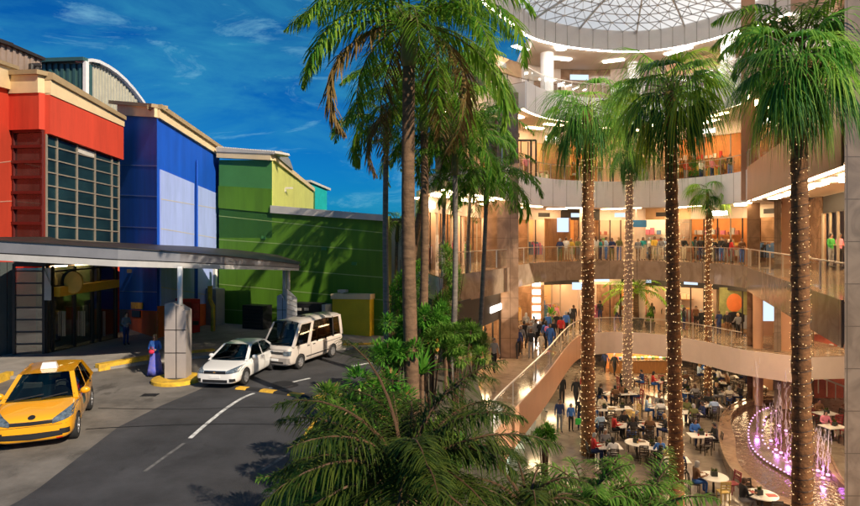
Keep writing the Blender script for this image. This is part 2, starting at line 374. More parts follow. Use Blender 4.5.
for k, (px, py) in enumerate(((64, 400), (150, 395))):
    c = P(px, py, 0); mb = MB(); mb.box(c.x - .3, c.y - .2, .005, c.x + .3, c.y + .2, .012)
    for j in range(5): mb.box(c.x - .26 + j * .12, c.y - .17, .012, c.x - .2 + j * .12, c.y + .17, .018)
    if k: tag(mb.build('drain_grate', 'tar'), 'small iron drain grate in the forecourt beside the taxi', 'drain')
# raised pavement in front of the buildings, with its kerb
def kerb(name, pix, m, w=.22, h=.14, label=None):
    pts = spline([P(x, y, 0) for x, y in pix], 4); mb = MB()
    for i in range(len(pts) - 1):
        mb.bar(pts[i] + Vector((0, 0, h / 2)), pts[i + 1] + Vector((0, 0, h / 2)), w, h)
    return structure(mb.build(name, m))
PV = [P(x, y, .13) for x, y in ((-60, 392), (0, 377), (60, 372.5), (97, 368.5), (150, 361), (190, 356.5), (250, 352.5), (300, 349), (345, 347.5), (388, 346))] + [Vector((-3, 44, .13)), Vector((-40, 60, .13)), Vector((-40, 25, .13))]
mb = MB(); mb.prism([(p.x, p.y) for p in PV], .002, .13)
structure(mb.build('pavement', 'pave'))
kerb('kerb', [(-40, 395), (-6, 384), (10, 378)], 'kerb_yellow', .3, .3)
kerb('kerb', [(97, 371), (122, 366.5), (150, 361.5)], 'kerb_yellow', .35, .32)
kerb('kerb', [(183, 356), (205, 354), (214, 353)], 'kerb_yellow', .3, .24)
kerb('kerb', [(343, 347.5), (358, 347), (374, 346.5)], 'kerb_yellow', .3, .2)
c = P(177, 381, 0)
mb = MB(); mb.lathe(c, [(1.02, .0), (1.02, .13), (.98, .16), (.8, .16)], 28); structure(mb.build('kerb', 'kerb_yellow', smooth=False))
mb = MB(); mb.lathe(c, [(.8, .15), (.0, .17)], 28); structure(mb.build('traffic_island', 'earth'))
# speed bump: black and yellow rubber blocks
sb = thing('speed_bump', 'black and yellow striped rubber speed bump across the road', 'speed bump', P(290, 394, 0))
pts = spline([P(x, y, .012) for x, y in ((238, 388), (262, 390.5), (290, 394), (316, 397), (340, 399.5))], 4)
for i in range(len(pts) - 1):
    mb = MB(); a, b = pts[i], pts[i + 1]; d = (b - a).normalized(); n = Vector((-d.y, d.x, 0)); u = Vector((0, 0, 1))
    sec = [(-.2, 0), (-.12, .06), (.12, .06), (.2, 0)]
    mb.solid([a + n * x + u * z for x, z in sec], [b + n * x + u * z for x, z in sec])
    mb.build('bump_block', 'yellow_line' if i % 4 in (0, 1) else 'rubber', sb)

# ------------------------------------------------------------------ the three colourful buildings
def joints(wp, mb, lines, w=.05):
    for x0, y0, x1, y1 in lines: wp.strip(mb, x0, y0, x1, y1, w, .003, .012)
def back_block(mb, plan, ztop): mb.prism(plan, 0, ztop)

# red block
rb_ = thing('red_building', 'red rendered block with cream cornice and gridded glass front beside the canopy', 'building', D(45, 350, 31.8).xy.to_3d())
Wr = Wall(45, 31.8, 119.5, 37.6); Wr2 = Wall(13, 33.5, 45, 31.8); Wr3 = Wall(-70, 27.5, 13, 33.5)
zt = lambda w, x, y: w.pt(x, y).z
mb = MB()
mb.prism([Wr3.a, Wr3.b - Wr2.n * .0, Wr.a, Wr.b, Wr.b + Vector((-14, 4)), Wr3.a + Vector((-12, 3))], 0,
         [zt(Wr3, -70, 20), zt(Wr2, 13, 72), zt(Wr, 45, 76), zt(Wr, 119, 121), 13, 14])
mb.mat(1); joints(Wr3, mb, [(-60, 170, 13, 161), (-60, 205, 13, 201), (-60, 245, 13, 240)])
mb.build('wall', ['red_wall', 'red_joint'], rb_)
mb = MB()
Wr.panel(mb, [(45, 93), (119.3, 126), (119.3, 160), (45, 134)], .004, .3)
Wr2.panel(mb, [(9, 96), (45, 93.5), (45, 130), (13, 131)], .004, .3); Wr2.panel(mb, [(9, 96), (13, 96), (13, 240), (9, 240)], .004, .3)
mb.build('upper_band', 'red_wall', rb_)
mb = MB(); Wr3.panel(mb, [(-70, 42), (13, 70), (13, 91), (-70, 70)], .004, .2); Wr2.panel(mb, [(12, 74), (45, 74), (45, 94), (12, 95)], .004, .36); Wr.panel(mb, [(45, 79), (119.3, 118), (119.3, 127), (45, 95)], .004, .36)
mb.build('cream_band', 'cream', rb_)
mb = MB(); Wr3.panel(mb, [(-70, 37), (13, 66.5), (13, 70), (-70, 42)], -.5, .35); Wr2.panel(mb, [(10, 72.5), (47, 71.5), (47, 76), (10, 77)], -.4, .5); Wr.panel(mb, [(44.5, 73), (119.3, 117), (119.3, 120.5), (44.5, 80)], -.5, .5)
mb.build('cornice', 'cornice', rb_)
win = MB(); Wr.panel(win, [(45, 134), (118.5, 159), (118.5, 243), (45, 238)], .004, .03)
win = win.build('window', 'dark_glass', rb_)
mb = MB()
xs = [45.5, 56, 76, 94, 111, 118]
ytop = lambda x: lerp(134, 159, (x - 45) / 73.5); ybot = lambda x: lerp(239, 243, (x - 45) / 73.5)
for x in xs: Wr.strip(mb, x, ytop(x), x, ybot(x), .085, .03, .1)
for k in range(8):
    a, b = lerp(145, 238.5, k / 7), lerp(165, 243, k / 7)
    Wr.strip(mb, 45, a, 118.5, b, .065, .03, .09)
mb.build('frame', 'alu', win)
mb = MB()
rq = random.Random(5)
for (i, j) in ((1, 0), (0, 0), (0, 1), (1, 1), (0, 2), (1, 2), (1, 3), (0, 3)):      # pale blinds behind some panes
    pass
mb = MB(); Wr.panel(mb, [(76.5, 147), (93.5, 152.5), (93.5, 158), (76.5, 152)], .031, .05); mb.build('blind', 'coping', win)
mb = MB(); Wr2.panel(mb, [(15.5, 131), (44, 130), (44, 240), (15.5, 240)], .004, .03); w2 = mb.build('window', mat('brown glass', (.05, .028, .026), .12, var=.5, scale=.6), rb_)
mb = MB()
for k in range(8): Wr2.strip(mb, 13.5, 132 + k * 15.2, 44.5, 131 + k * 15.4, .16, .03, .16)
for x in (15.2, 44): Wr2.strip(mb, x, 130, x, 240, .14, .03, .13)
mb.build('frame', mat('dark red frame', (.09, .01, .009), .5), w2)
# entrance lobby under the canopy
Wv1 = Wall(13.5, 30.4, 46, 30.8); Wv2 = Wall(46, 30.8, 117, 35.5)
ZC = 5.0
lob = MB(); Wv1.panel(lob, [(14, 268), (46, 268), (46, 356), (14, 357)], -.05, 0); Wv2.panel(lob, [(46, 268), (116, 262), (116, 340), (46, 356)], -.05, 0)
lob = lob.build('lobby_glazing', pane('lobby glass', (.5, .56, .52), .7), rb_)
mb = MB()
for x in (14.3, 44): Wv1.strip(mb, x, 266, x, 357, .12, .0, .1)
for k in range(8): Wv1.strip(mb, 14, 271 + k * 12.2, 46, 271 + k * 12.1, .07, 0, .08)
for x, yb in ((46.5, 356), (52, 354.6), (74, 349.6), (92, 345.5), (99, 344), (115.5, 340)): Wv2.strip(mb, x, 266, x, yb, .12, 0, .1)
for y0, y1 in ((272, 266), (287, 281)): Wv2.strip(mb, 46, y0, 116, y1, .1, 0, .09)
Wv2.strip(mb, 46, 354.5, 116, 339, .18, 0, .08)
mb.build('frame', 'dark_frame', lob)
for x in (61, 63, 80.5, 82.5, 101.5, 103): mb = MB(); Wv2.strip(mb, x, 311, x, 336, .05, .1, .15); mb.build('door_handle', 'steel', lob)
mb = MB()
Wv1.panel(mb, [(45, 300), (52, 300), (52, 286), (45, 270)], .08, .12)
for (x0, y0, x1, y1) in ((45, 268, 51, 286),): Wv1.panel(mb, [(x0, y0), (x1, y0), (x1, y1), (x0, y1)], .0, .07)
mb.build('panel', 'coping', lob)
mb = MB(); Wv2.panel(mb, [(52, 287), (112, 279.5), (112, 287), (52, 296.5)], .12, .5)
sg = mb.build('sign', 'sign_orange', rb_)
mb = MB(); q = Wv2.pt(64, 282, .7) + Vector((0, -.1, 0))
mb.lathe((0, 0, 0), [(.48, -.07), (.5, 0), (.48, .07)], 24, Matrix.Translation(q) @ Matrix.Rotation(rad(90), 4, 'X') @ Matrix.Diagonal((1, 1.2, 1, 1)))
mb.build('emblem', mat('yellow disc', (.75, .42, .06), .5), sg)
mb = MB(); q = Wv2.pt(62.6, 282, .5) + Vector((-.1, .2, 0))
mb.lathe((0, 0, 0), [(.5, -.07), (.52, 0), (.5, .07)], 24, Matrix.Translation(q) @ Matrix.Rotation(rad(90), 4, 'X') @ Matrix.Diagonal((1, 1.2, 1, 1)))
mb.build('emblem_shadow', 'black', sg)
mb = MB(); mb.prism([Wv1.a, Wv2.a, Wv2.b, Wv2.b + Vector((-3, 1)), Wv1.a + Vector((-1, 3))], 4.6, 5.0); mb.build('lobby_ceiling', 'dark_frame', rb_)
# grey wall left of the lobby
mb = MB(); W0 = Wall(-90, 27, 13, 30.9)
for k in range(14):
    W0.panel(mb, [(-90 + k * 7.4, 262), (-90 + k * 7.4 + 6.6, 262), (-90 + k * 7.4 + 6.6, 392 - k * 2.5), (-90 + k * 7.4, 392 - k * 2.5)], 0, .12)
mb.build('side_panelling', mat('grey teal panel', (.06, .075, .075), .5), rb_)
lb = MB(); Wv2.panel(lb, [(50, 268), (112, 262), (112, 341), (50, 355)], -.9, -.8); lbi = lb.build('lobby_interior', mat('lobby back wall', (.2, .15, .09), .6, var=.6, scale=1.6), rb_)
for x0, x1, a, c in ((55, 60, 300, 'lamp_white'), (78, 90, 308, 'red_wall'), (66, 71, 312, 'kerb_yellow'), (94, 98, 306, 'column'), (104, 110, 304, 'coping')):
    mb = MB(); Wv2.panel(mb, [(x0, a), (x1, a - 1), (x1, 333), (x0, 335)] if c != 'lamp_white' else [(x0, 290), (x1, 289.6), (x1, 291), (x0, 291.4)], -.79, -.7); mb.build('display' if c != 'lamp_white' else 'lobby_lamp', c, lbi)
for x0, x1 in ((60, 72), (84, 98)):
    mb = MB(); mb.solid([Wv2.pt(x, 275, o) + Vector((0, 0, 4.56 - Wv2.pt(x, 275).z)) for x, o in ((x0, -.3), (x1, -.3), (x1, -.6), (x0, -.6))], [Wv2.pt(x, 275, o) + Vector((0, 0, 4.5 - Wv2.pt(x, 275).z)) for x, o in ((x0, -.3), (x1, -.3), (x1, -.6), (x0, -.6))]); mb.build('lobby_lamp', 'lamp', rb_)
# plant rooms on the roof, each a small structure of its own
ph = thing('rooftop_shed', 'brown corrugated rooftop shed with pipes behind the red cornice', 'rooftop shed', D(20, 70, 36).xy.to_3d())
Wp = Wall(-30, 33, 42, 38); mb = MB()
for k in range(24): Wp.panel(mb, [(-30 + 3 * k, 40 + k * 1.1 - (8 if k < 12 else 9)), (-27.4 + 3 * k, 40 + k * 1.1 - (7 if k < 12 else 8)), (-27.4 + 3 * k, 80), (-30 + 3 * k, 80)], -.3, .0 if k % 2 else .08)
mb.build('wall', 'metal_brown', ph)
mb = MB(); Wp.panel(mb, [(-30, 30), (9, 43.5), (9, 47), (-30, 34)], -6, .3); Wp.panel(mb, [(9, 44), (42, 58), (42, 61), (9, 47)], -6, .25); mb.build('roof', 'dark_frame', ph)
mb = MB(); mb.tube([Wp.pt(24, 75, .5), Wp.pt(24, 66, .5), Wp.pt(32, 66, .5)], .16, 8); mb.tube([Wp.pt(30, 75, .4), Wp.pt(30, 68, .4)], .3, 8); mb.build('pipe', 'dark_frame', ph)
p2 = thing('rooftop_shed', 'dark teal corrugated rooftop hall with a curved pale gable', 'rooftop shed', D(90, 90, 41).xy.to_3d())
Wq = Wall(38, 42, 88, 40.5); Wq2 = Wall(88, 40.5, 143, 47)
mb = MB()
for k in range(17): Wq.panel(mb, [(38 + 3 * k, 64), (40.6 + 3 * k, 64), (40.6 + 3 * k, 110), (38 + 3 * k, 110)], -.3, .0 if k % 2 else .1)
mb.build('wall', 'metal_dark', p2)
arc = [(88, 62), (95, 63.5), (104, 68), (113, 74), (122, 82), (131, 92), (138, 101), (142, 107)]
mb = MB(); Wq2.panel(mb, [(88, 115)] + arc + [(142, 115)], -.3, 0)
for k in range(18):
    x = 89.5 + 2.9 * k; yy = next(lerp(a[1], b[1], (x - a[0]) / (b[0] - a[0])) for a, b in zip(arc, arc[1:]) if a[0] <= x <= b[0])
    Wq2.strip(mb, x, yy, x, 114, .13, 0, .07)
mb.build('gable', 'metal_pale', p2)
mb = MB()
for a, b in zip(arc, arc[1:]): Wq2.panel(mb, [(a[0], a[1] - 3.2), (b[0], b[1] - 3.2), b, a], -.9, .35)
mb.build('curved_roof', 'column', p2)
mb = MB(); Wq.panel(mb, [(34, 60), (88, 58.5), (88, 62), (34, 64)], -1.0, .4); mb.build('flat_roof', 'metal_dark', p2)
mb = MB(); Wq.panel(mb, [(86, 62), (89, 62), (89, 100), (86, 100)], 0, .25); mb.build('corner_post', 'column', p2)

# blue block
bb = thing('blue_building', 'deep blue block with two tall pale blue panels and an orange base', 'building', D(157, 340, 35.4).xy.to_3d())
Wb1 = Wall(118, 40.5, 157, 35.4); Wb2 = Wall(157, 35.4, 219.5, 42.6)
mb = MB()
mb.prism([Wb1.a, Wb1.b, Wb2.b, Wb2.b + Vector((-8, 6)), Wb1.a + Vector((-2, 8))], 0, [zt(Wb1, 118, 112), zt(Wb1, 157, 112), zt(Wb2, 219, 155), 11, 12.5])
mb.mat(1); joints(Wb1, mb, [(118, 165, 157, 166), (118, 195, 157, 196.5), (118, 226.5, 157, 228), (118, 291, 157, 292)])
mb.build('wall', ['blue_wall', 'blue_joint'], bb)
mb = MB(); Wb1.panel(mb, [(120, 103), (157.5, 108.5), (157.5, 117.5), (120, 115.5)], .004, .18); Wb2.panel(mb, [(157, 109), (219.5, 151), (219.5, 157), (157, 118)], .004, .18); mb.build('cream_band', 'cream', bb)
mb = MB(); Wb1.panel(mb, [(114, 101), (157.6, 104.5), (157.6, 108), (114, 104.5)], -.6, .35); Wb2.panel(mb, [(156.6, 104.5), (219.5, 147.5), (219.5, 151), (156.6, 109)], -.6, .35); mb.build('cornice', 'cornice', bb)
for (x0, x1, a, b) in ((159.5, 193, 169.5, 183.5), (196.5, 216, 185.5, 193.5)):
    mb = MB(); Wb2.panel(mb, [(x0, a), (x1, b), (x1, 303), (x0, 306)], .004, .09)
    mb.mat(1)
    for ya in (199, 228.6, 287): Wb2.strip(mb, x0, ya + (x0 - 159) * .17, x1, ya + (x1 - 159) * .17, .05, .091, .1)
    mb.build('pale_panel', ['lavender', 'coping'], bb)
mb = MB(); Wb1.panel(mb, [(118, 309), (157, 311), (157, 341), (118, 334)], .004, .05); Wb2.panel(mb, [(157, 306), (219, 303), (219, 322), (157, 341)], .004, .095); mb.build('plinth', 'plinth', bb)
mb = MB(); Wb1.panel(mb, [(132.5, 302), (144, 302.5), (144, 309), (132.5, 308.5)], .06, .1); mb.build('notice', 'kerb_yellow', bb)
mb = MB(); Wb1.panel(mb, [(134, 310), (142, 310.5), (142, 317), (134, 316.5)], .06, .14); mb.build('meter_box', 'black', bb)

mb = MB(); mb.tube([Wb2.pt(194.8, 160, .16), Wb2.pt(194.8, 302, .16)], .06, 8); mb.build('downpipe', 'blue_wall', bb)
mb = MB(); q = Wb1.pt(131, 271, .0); mb.box(q.x - .12, q.y - .3, q.z - .1, q.x + .12, q.y, q.z + .12); mb.build('wall_lamp', 'dark_frame', bb)
# green block
gb = thing('green_building', 'long dark green rendered hall with a lime side wall and pale coping', 'building', D(300, 335, 38).xy.to_3d())
Wg = Wall(219, 41.6, 384, 36.1); Wg2 = Wall(272, Wg.depth(272), 315, 66); Wg3 = Wall(384, 36.1, 391, 42)
mb = MB()
mb.prism([Wg.a, Wg.b, Wg3.b, (-5, 60), (-14, 60)], 0, [zt(Wg, 219, 207), zt(Wg, 384, 216), zt(Wg3, 391, 216), 7.3, 7.3])
mb.mat(1); joints(Wg, mb, [(219, 216, 384, 233), (219, 239.5, 384, 251), (240, 266, 384, 277.5), (219, 284, 384, 300), (219, 309, 384, 320)])
mb.build('wall', ['green_wall', 'green_joint'], gb)
mb = MB(); mb.prism([Wg.a, Wg2.a, Wg2.b, Wg2.b + Vector((-4, 0)), Wg.a + Vector((-2, 24))], 6, [zt(Wg, 219, 160), zt(Wg, 272, 160), zt(Wg2, 315, 192), 11.2, 11.2])
mb.build('upper_wall', 'green_top', gb)
mb = MB(); Wg.panel(mb, [(219, 186), (272, 189), (272, 213), (219, 208)], .004, .06); mb.build('lower_band', 'green_wall', gb)
mb = MB(); Wg2.panel(mb, [(272, 160), (313, 191.5), (313, 212), (272, 208)], .004, .05); mb.build('side_wall', 'lime', gb)
mb = MB(); Wg.panel(mb, [(219, 152.5), (273, 154.5), (273, 160.5), (219, 158)], -.3, .25); Wg2.panel(mb, [(272, 155), (313, 188), (313, 191.5), (272, 160.5)], -.3, .2); mb.build('cornice', 'cream', gb)
mb = MB(); Wg.panel(mb, [(272, 205.5), (384.5, 215), (384.5, 221), (272, 213)], -.35, .18); mb.build('coping', 'coping', gb)
mb = MB(); Wg3.panel(mb, [(384, 217), (391, 216), (391, 327), (384, 338)], .004, .04); mb.build('end_wall', 'lime', gb)
mb = MB()
for k in range(24):
    x = 220 + k * 2.45; Wg.strip(mb, x, 147.5 + k * .2, x + .8, 152.4 + k * .09, .22, -1.2, .3)
Wg.panel(mb, [(219, 148), (278, 152), (278, 154), (219, 152.5)], -1.1, .2)
arc2 = [(272, 152), (277, 151), (282, 154), (286, 160), (289, 168)]
mb.build('corrugated_roof', 'coping', gb)
mb = MB(); Wg2.panel(mb, [(272, 156)] + arc2 + [(289, 170)], -.4, .3); mb.build('arched_gable', mat('grey gable', (.3, .29, .27), .6), gb)
mb = MB(); mb.bar(Wg2.pt(284, 188, .1), Wg2.pt(284, 192, .1), .12); mb.bar(Wg2.pt(284, 188, .1), Wg2.pt(285.5, 188, .5), .12); mb.build('wall_bracket', 'coping', gb)
mb = MB(); Wt = Wall(306, 70, 329, 76); Wt.panel(mb, [(311, 183), (327, 190.5), (327, 218), (311, 218)], -1.5, 0)
tb = thing('teal_tower', 'small teal block with a pale cap rising behind the green wall', 'building', D(318, 230, 58).xy.to_3d()); mb.build('wall', 'teal', tb)
mb = MB(); Wt.panel(mb, [(309, 180), (329, 188.5), (329, 190.6), (309, 182.2)], -1.5, .25); mb.build('cap', 'coping', tb)
for x, y, w_, h_ in ((322, 247, 5, 3), (262, 236, 4, 3), (352, 262, 5, 3)):
    mb = MB(); Wg.panel(mb, [(x, y), (x + w_, y + .3), (x + w_, y + h_ + .3), (x, y + h_)], .004, .06); mb.build('wall_vent', 'green_top', gb)
# yellow service box against the green wall
yb = thing('service_box', 'yellow walled enclosure with a pale cap against the green wall', 'enclosure', Wg.pt(355, 338, 0).xy.to_3d())
mb = MB(); Wg.panel(mb, [(337, 298), (374, 298.5), (374, 341), (337, 338.5)], .004, .5); mb.build('wall', 'yellow_wall', yb)
mb = MB(); Wg.panel(mb, [(336, 293), (375, 293.5), (375, 298.4), (336, 298)], .004, .58); mb.build('cap', 'cream', yb)
mb = MB(); mb.bar(Wg.pt(345, 293, .35), Wg.pt(345, 289.5, .35), .16); mb.bar(Wg.pt(342, 290.5, .35), Wg.pt(350, 290.5, .35), .3, .16); tag(mb.build('vent', 'coping'), 'small grey vent standing on the yellow enclosure', 'vent')
ac = thing('air_conditioner', 'long black cooling unit hung on the green wall', 'air conditioner', Wg.pt(318, 330, .6).xy.to_3d())
mb = MB(); Wg.panel(mb, [(303, 301), (330, 302), (330, 319), (303, 318)], .3, 1.1); mb.build('case', 'black', ac)
mb = MB(); Wg.panel(mb, [(331, 303), (334.5, 303), (334.5, 319), (331, 319)], .3, 1.0); mb.build('side_panel', 'coping', ac)
for x in (308, 315): mb = MB(); Wg.panel(mb, [(x, 306), (x + 4, 306), (x + 4, 308.5), (x, 308.5)], 1.1, 1.13); mb.build('label_plate', 'coping', ac)
for k in range(2): mb = MB(); Wg.panel(mb, [(306 + 22 * k, 319), (308 + 22 * k, 319), (308 + 22 * k, 330), (306 + 22 * k, 330)], .3, .9); mb.build('leg', 'dark_frame', ac)
bx = thing('dark_cabinet', 'low black louvred cabinet beside the white pylon', 'cabinet', Wg.pt(266, 328, .8).xy.to_3d())
mb = MB(); Wg.panel(mb, [(256, 303), (276, 304), (276, 327), (256, 326)], .4, 1.3); mb.build('case', 'black', bx)
mb = MB()
for k in range(6): Wg.panel(mb, [(257.5, 305 + k * 3.4), (274.5, 306 + k * 3.4), (274.5, 307.6 + k * 3.4), (257.5, 306.6 + k * 3.4)], 1.3, 1.34)
mb.build('louvre', 'dark_frame', bx)
pc = thing('cladded_pier', 'slim grey cladded pier between the blue and green walls', 'pier', Wg.pt(224.5, 326, .8).xy.to_3d())
mb = MB(); Wg.panel(mb, [(219, 287), (229, 288), (229, 327), (219, 326)], .4, 1.2); mb.build('shaft', 'pylon', pc)
mb = MB(); Wg.panel(mb, [(222.5, 266), (225, 266), (225, 287), (222.5, 287)], .7, .9); mb.build('post', 'column', pc)
# canopy
cp = thing('entrance_canopy', 'long grey metal canopy sweeping along the front of the buildings', 'canopy', (-13, 26, 0))
CAN = [(-60, 23.6, 237, 259), (0, 24.2, 240, 260.5), (60, 24.4, 243.5, 263.5), (118, 24.8, 247, 266.5), (180, 25.8, 251.5, 268), (225, 27.4, 255.5, 269), (262, 29.8, 259.5, 269.5), (299, 33, 264, 270.5)]
fr = [(D(x, a, Y), D(x, b, Y)) for x, Y, a, b in CAN]
back = [Vector((-20, 31.6, 0)), Vector((-19.8, 32, 0)), Vector((-19.2, 34, 0)), Vector((-17.2, 36, 0)), Vector((-15.2, 38.6, 0)), Vector((-12.4, 38.6, 0)), Vector((-9.6, 37.6, 0)), Vector((-7.6, 35.4, 0))]
mb = MB(); n = len(fr)
for i in range(n - 1):
    a, b = fr[i], fr[i + 1]; c, d = back[i].copy(), back[i + 1].copy(); c.z = a[0].z - .02; d.z = b[0].z - .02; e, f_ = c.copy(), d.copy(); e.z = a[1].z + .1; f_.z = b[1].z + .1
    mb.quad(a[0], b[0], d, c); mb.quad(a[1] + Vector((0, .1, .1)), e, f_, b[1] + Vector((0, .1, .1)))
mb.build('roof_slab', 'dark_frame', cp)
def along(k0, k1, o0, o1, m, name):
    mb = MB(); A = []
    for (t, b) in fr:
        d = Vector((t.x, t.y, 0)).normalized() * -1; A.append([lerp(t, b, k0) + d * o1, lerp(t, b, k1) + d * o1, lerp(t, b, k1) + d * o0, lerp(t, b, k0) + d * o0])
    for i in range(len(A) - 1): mb.solid(A[i], A[i + 1])
    return mb.build(name, m, cp)
along(.0, .06, -.3, .14, 'dark_frame', 'drip_edge'); along(.06, .62, -.2, .06, 'canopy', 'upper_fascia'); along(.62, .68, -.2, .0, 'dark_frame', 'shadow_gap'); along(.68, 1.0, -.2, .1, 'canopy_light', 'lower_fascia')
def pylon(pxa, pxb, ya, yb, yt, label, m, Y, colx):
    t = thing('column_pylon', label, 'column', Vector(((lerp(pxa, pxb, .5) - CX) / F * Y, Y, 0)), group='pylons carrying the canopy')
    w = Wall(pxa, Y, pxb, Y + .05); mb = MB()
    w.panel(mb, [(pxa, yb + 1), (pxa, ya), (lerp(pxa, pxb, .35), ya - 1.5), (pxb, ya + 7), (pxb, yb)], -.7, 0); mb.build('pier', m, t)
    mb = MB(); 
    for k in (.35, .66): w.strip(mb, pxa, lerp(ya, yb, k), pxb, lerp(ya, yb, k), .03, .002, .012)
    w.strip(mb, lerp(pxa, pxb, .55), ya + 2, lerp(pxa, pxb, .55), yb, .03, .002, .012); mb.build('cladding_joint', 'dark_frame', t)
    for x in colx:
        a = w.pt(x, ya + 2, -.35); b = w.pt(x, yt, -.35); mb = MB(); mb.tube([a, b], .11, 10); mb.build('post', 'column', t, smooth=True)
    return t
pylon(164.5, 186, 304, 378, 267, 'grey cladded pylon with a white post on the yellow kerbed island', 'pylon', 25.3, (177,))
pylon(277, 287, 296, 336, 269, 'pale blue cladded pylon with twin posts behind the white van', 'pylon_blue', 34.5, (283.5,))
w = Wall(286, 34.4, 299, 34.9); sp = thing('stair_pier', 'white stepped cladding wall beside the twin post pylon', 'wall', w.pt(292, 336, 0).xy.to_3d())
mb = MB(); w.panel(mb, [(287, 289), (292, 293), (297, 298), (297.5, 336), (287, 338)], -.3, 0); mb.build('slab', 'column', sp)
mb = MB()
for k in range(8): w.strip(mb, 287, 294 + 5 * k, 297, 298 + 4.6 * k, .04, .002, .03)
mb.build('slat', 'coping', sp)
mb = MB(); mb.tube([w.pt(290, 290, -.2), w.pt(290, 268, -.2)], .1, 10); mb.build('post', 'column', sp, smooth=True)
# vending cabinet and yellow post
vc = thing('vending_machine', 'red vending machine against the blue wall', 'vending machine', P(192, 331, .13))
w = Wall(182, 36.6, 200, 37.6); mb = MB(); w.panel(mb, [(183, 299), (200, 299), (200, 334), (183, 336)], -.8, 0); mb.build('cabinet', 'vend_red', vc)
mb = MB(); w.panel(mb, [(184, 302), (191, 302), (191, 333), (184, 334)], .002, .05); mb.build('door', mat('dark red front', (.2, .004, .006), .3), vc)
mb = MB(); w.panel(mb, [(193, 304), (198.5, 304), (198.5, 318), (193, 318)], .002, .05); mb.build('display_panel', mat('red display', (.75, .05, .04), .35, var=.5, scale=3), vc)
mb = MB(); w.panel(mb, [(193, 321), (198.5, 321), (198.5, 325), (193, 325)], .002, .04); mb.build('tray', 'black', vc)
yp = MB(); a = D(210, 286, 38); yp.tube([a, D(210, 300, 38), D(213, 306, 38), Vector((D(213, 306, 38).x, 38, .1))], .14, 8)
tag(yp.build('downpipe', 'kerb_yellow', smooth=True), 'bent yellow pipe standing in front of the orange base', 'pipe')
# ------------------------------------------------------------------ the mall
mall = thing('shopping_mall', 'open shopping mall atrium with curved stone galleries under a glass dome', 'building', (13.5, 36, Z0))
V2 = lambda x, y: Vector((x, y))
E = spline([(.6, 28), (2.6, 32), (4.7, 36), (6.0, 39.5), (8.3, 43), (11.3, 45), (14.5, 45.6), (17.5, 44), (19.4, 41), (19.9, 38.2), (19.1, 36)], 5)
BK = spline([(-.8, 35), (-.6, 37), (0, 40), (1.2, 44), (3, 48), (6, 51.5), (10, 53.5), (15, 54), (20, 52), (25, 48), (27, 43)], 5)
W0, W1 = V2(19.1, 36), V2(12.28, 17.82); WN = V2(.936, -.351)
NE = len(E)
def off(a, b, d):                                  # point d metres from a towards b
    v = (b - a); return a + v.normalized() * d
def strip_solid(mb, A, B, z0, z1, i0=0, i1=None):  # a curved slab between two plan lines
    i1 = len(A) if i1 is None else i1
    for i in range(i0, i1 - 1):
        p = [A[i], A[i + 1], B[i + 1], B[i]]
        vs = [(q.x, q.y, z0) for q in p] + [(q.x, q.y, z1) for q in p]
        fs = [(0, 1, 2, 3), (7, 6, 5, 4), (0, 4, 5, 1), (2, 6, 7, 3)]
        if i == i0: fs.append((3, 7, 4, 0))
        if i == i1 - 2: fs.append((1, 5, 6, 2))
        mb.add(vs, fs)
def wallstrip(mb, A, z0, z1, t, toward, i0=0, i1=None):
    B = [off(a, b, t) for a, b in zip(A, toward)]; strip_solid(mb, A, B, z0, z1, i0, i1)
IN = [off(e, b, -.06) for e, b in zip(E, BK)]
def gallery(zf, zb, fas, fl, i0, name):
    """one gallery level of the mall: floor slab, upright front, floor finish"""
    mb = MB(); strip_solid(mb, [off(e, b, .02) for e, b in zip(E, BK)], BK, zb, zf - .05, i0); sl = mb.build('gallery_slab', 'soffit', mall)
    mb = MB(); strip_solid(mb, [off(e, b, .02) for e, b in zip(E, BK)], BK, zf - .045, zf, i0); mb.build('gallery_floor', fl, mall)
    mb = MB(); wallstrip(mb, IN, zb - .1, zf + .06, .07, BK, i0)
    if fas == 'fascia_white':
        mb.mat(1)
        for i in range(i0, NE, 2): q = off(IN[i], BK[i], -.004); mb.bar((q.x, q.y, zb - .08), (q.x, q.y, zf + .05), .025)
    mb.build('gallery_fascia', [fas, 'coping'], mall)
    # wing towards the camera
    if zf > 0:
        o = .03
        We = W1 if zf < 15 else lerp(W0, W1, .38)
        a, b = W0 + WN * .02, We + WN * .02; c, d = W0 + WN * 9, We + WN * 9
        mb = MB(); mb.prism([a, b, d, c], zb + .006, zf - .044); mb.build('gallery_slab', 'soffit', mall)
        mb = MB(); mb.prism([a, b, d, c], zf - .04, zf + .004); mb.build('gallery_floor', fl, mall)
        a, b = W0 - WN * .06, We - WN * .06
        mb = MB(); mb.prism([a, b, b + WN * .07, a + WN * .07], zb - .096, zf + .066); mb.build('gallery_fascia', {'fascia_white': 'fascia_tan'}.get(fas, fas) if zf < 9 else 'salmon', mall)
gallery(Z2, 2.95, 'fascia_tan', 'floor_stone', 0, '')
gallery(Z3, 8.35, 'fascia_white', 'floor_stone', 9, '')
mb = MB(); strip_solid(mb, [off(e, b, .02) for e, b in zip(E, BK)], BK, 8.35, 8.75, 0, 10); mb.build('roof', 'fascia_tan', mall)
gallery(Z4, 14.7, 'fascia_white', 'floor_stone', 16, '')
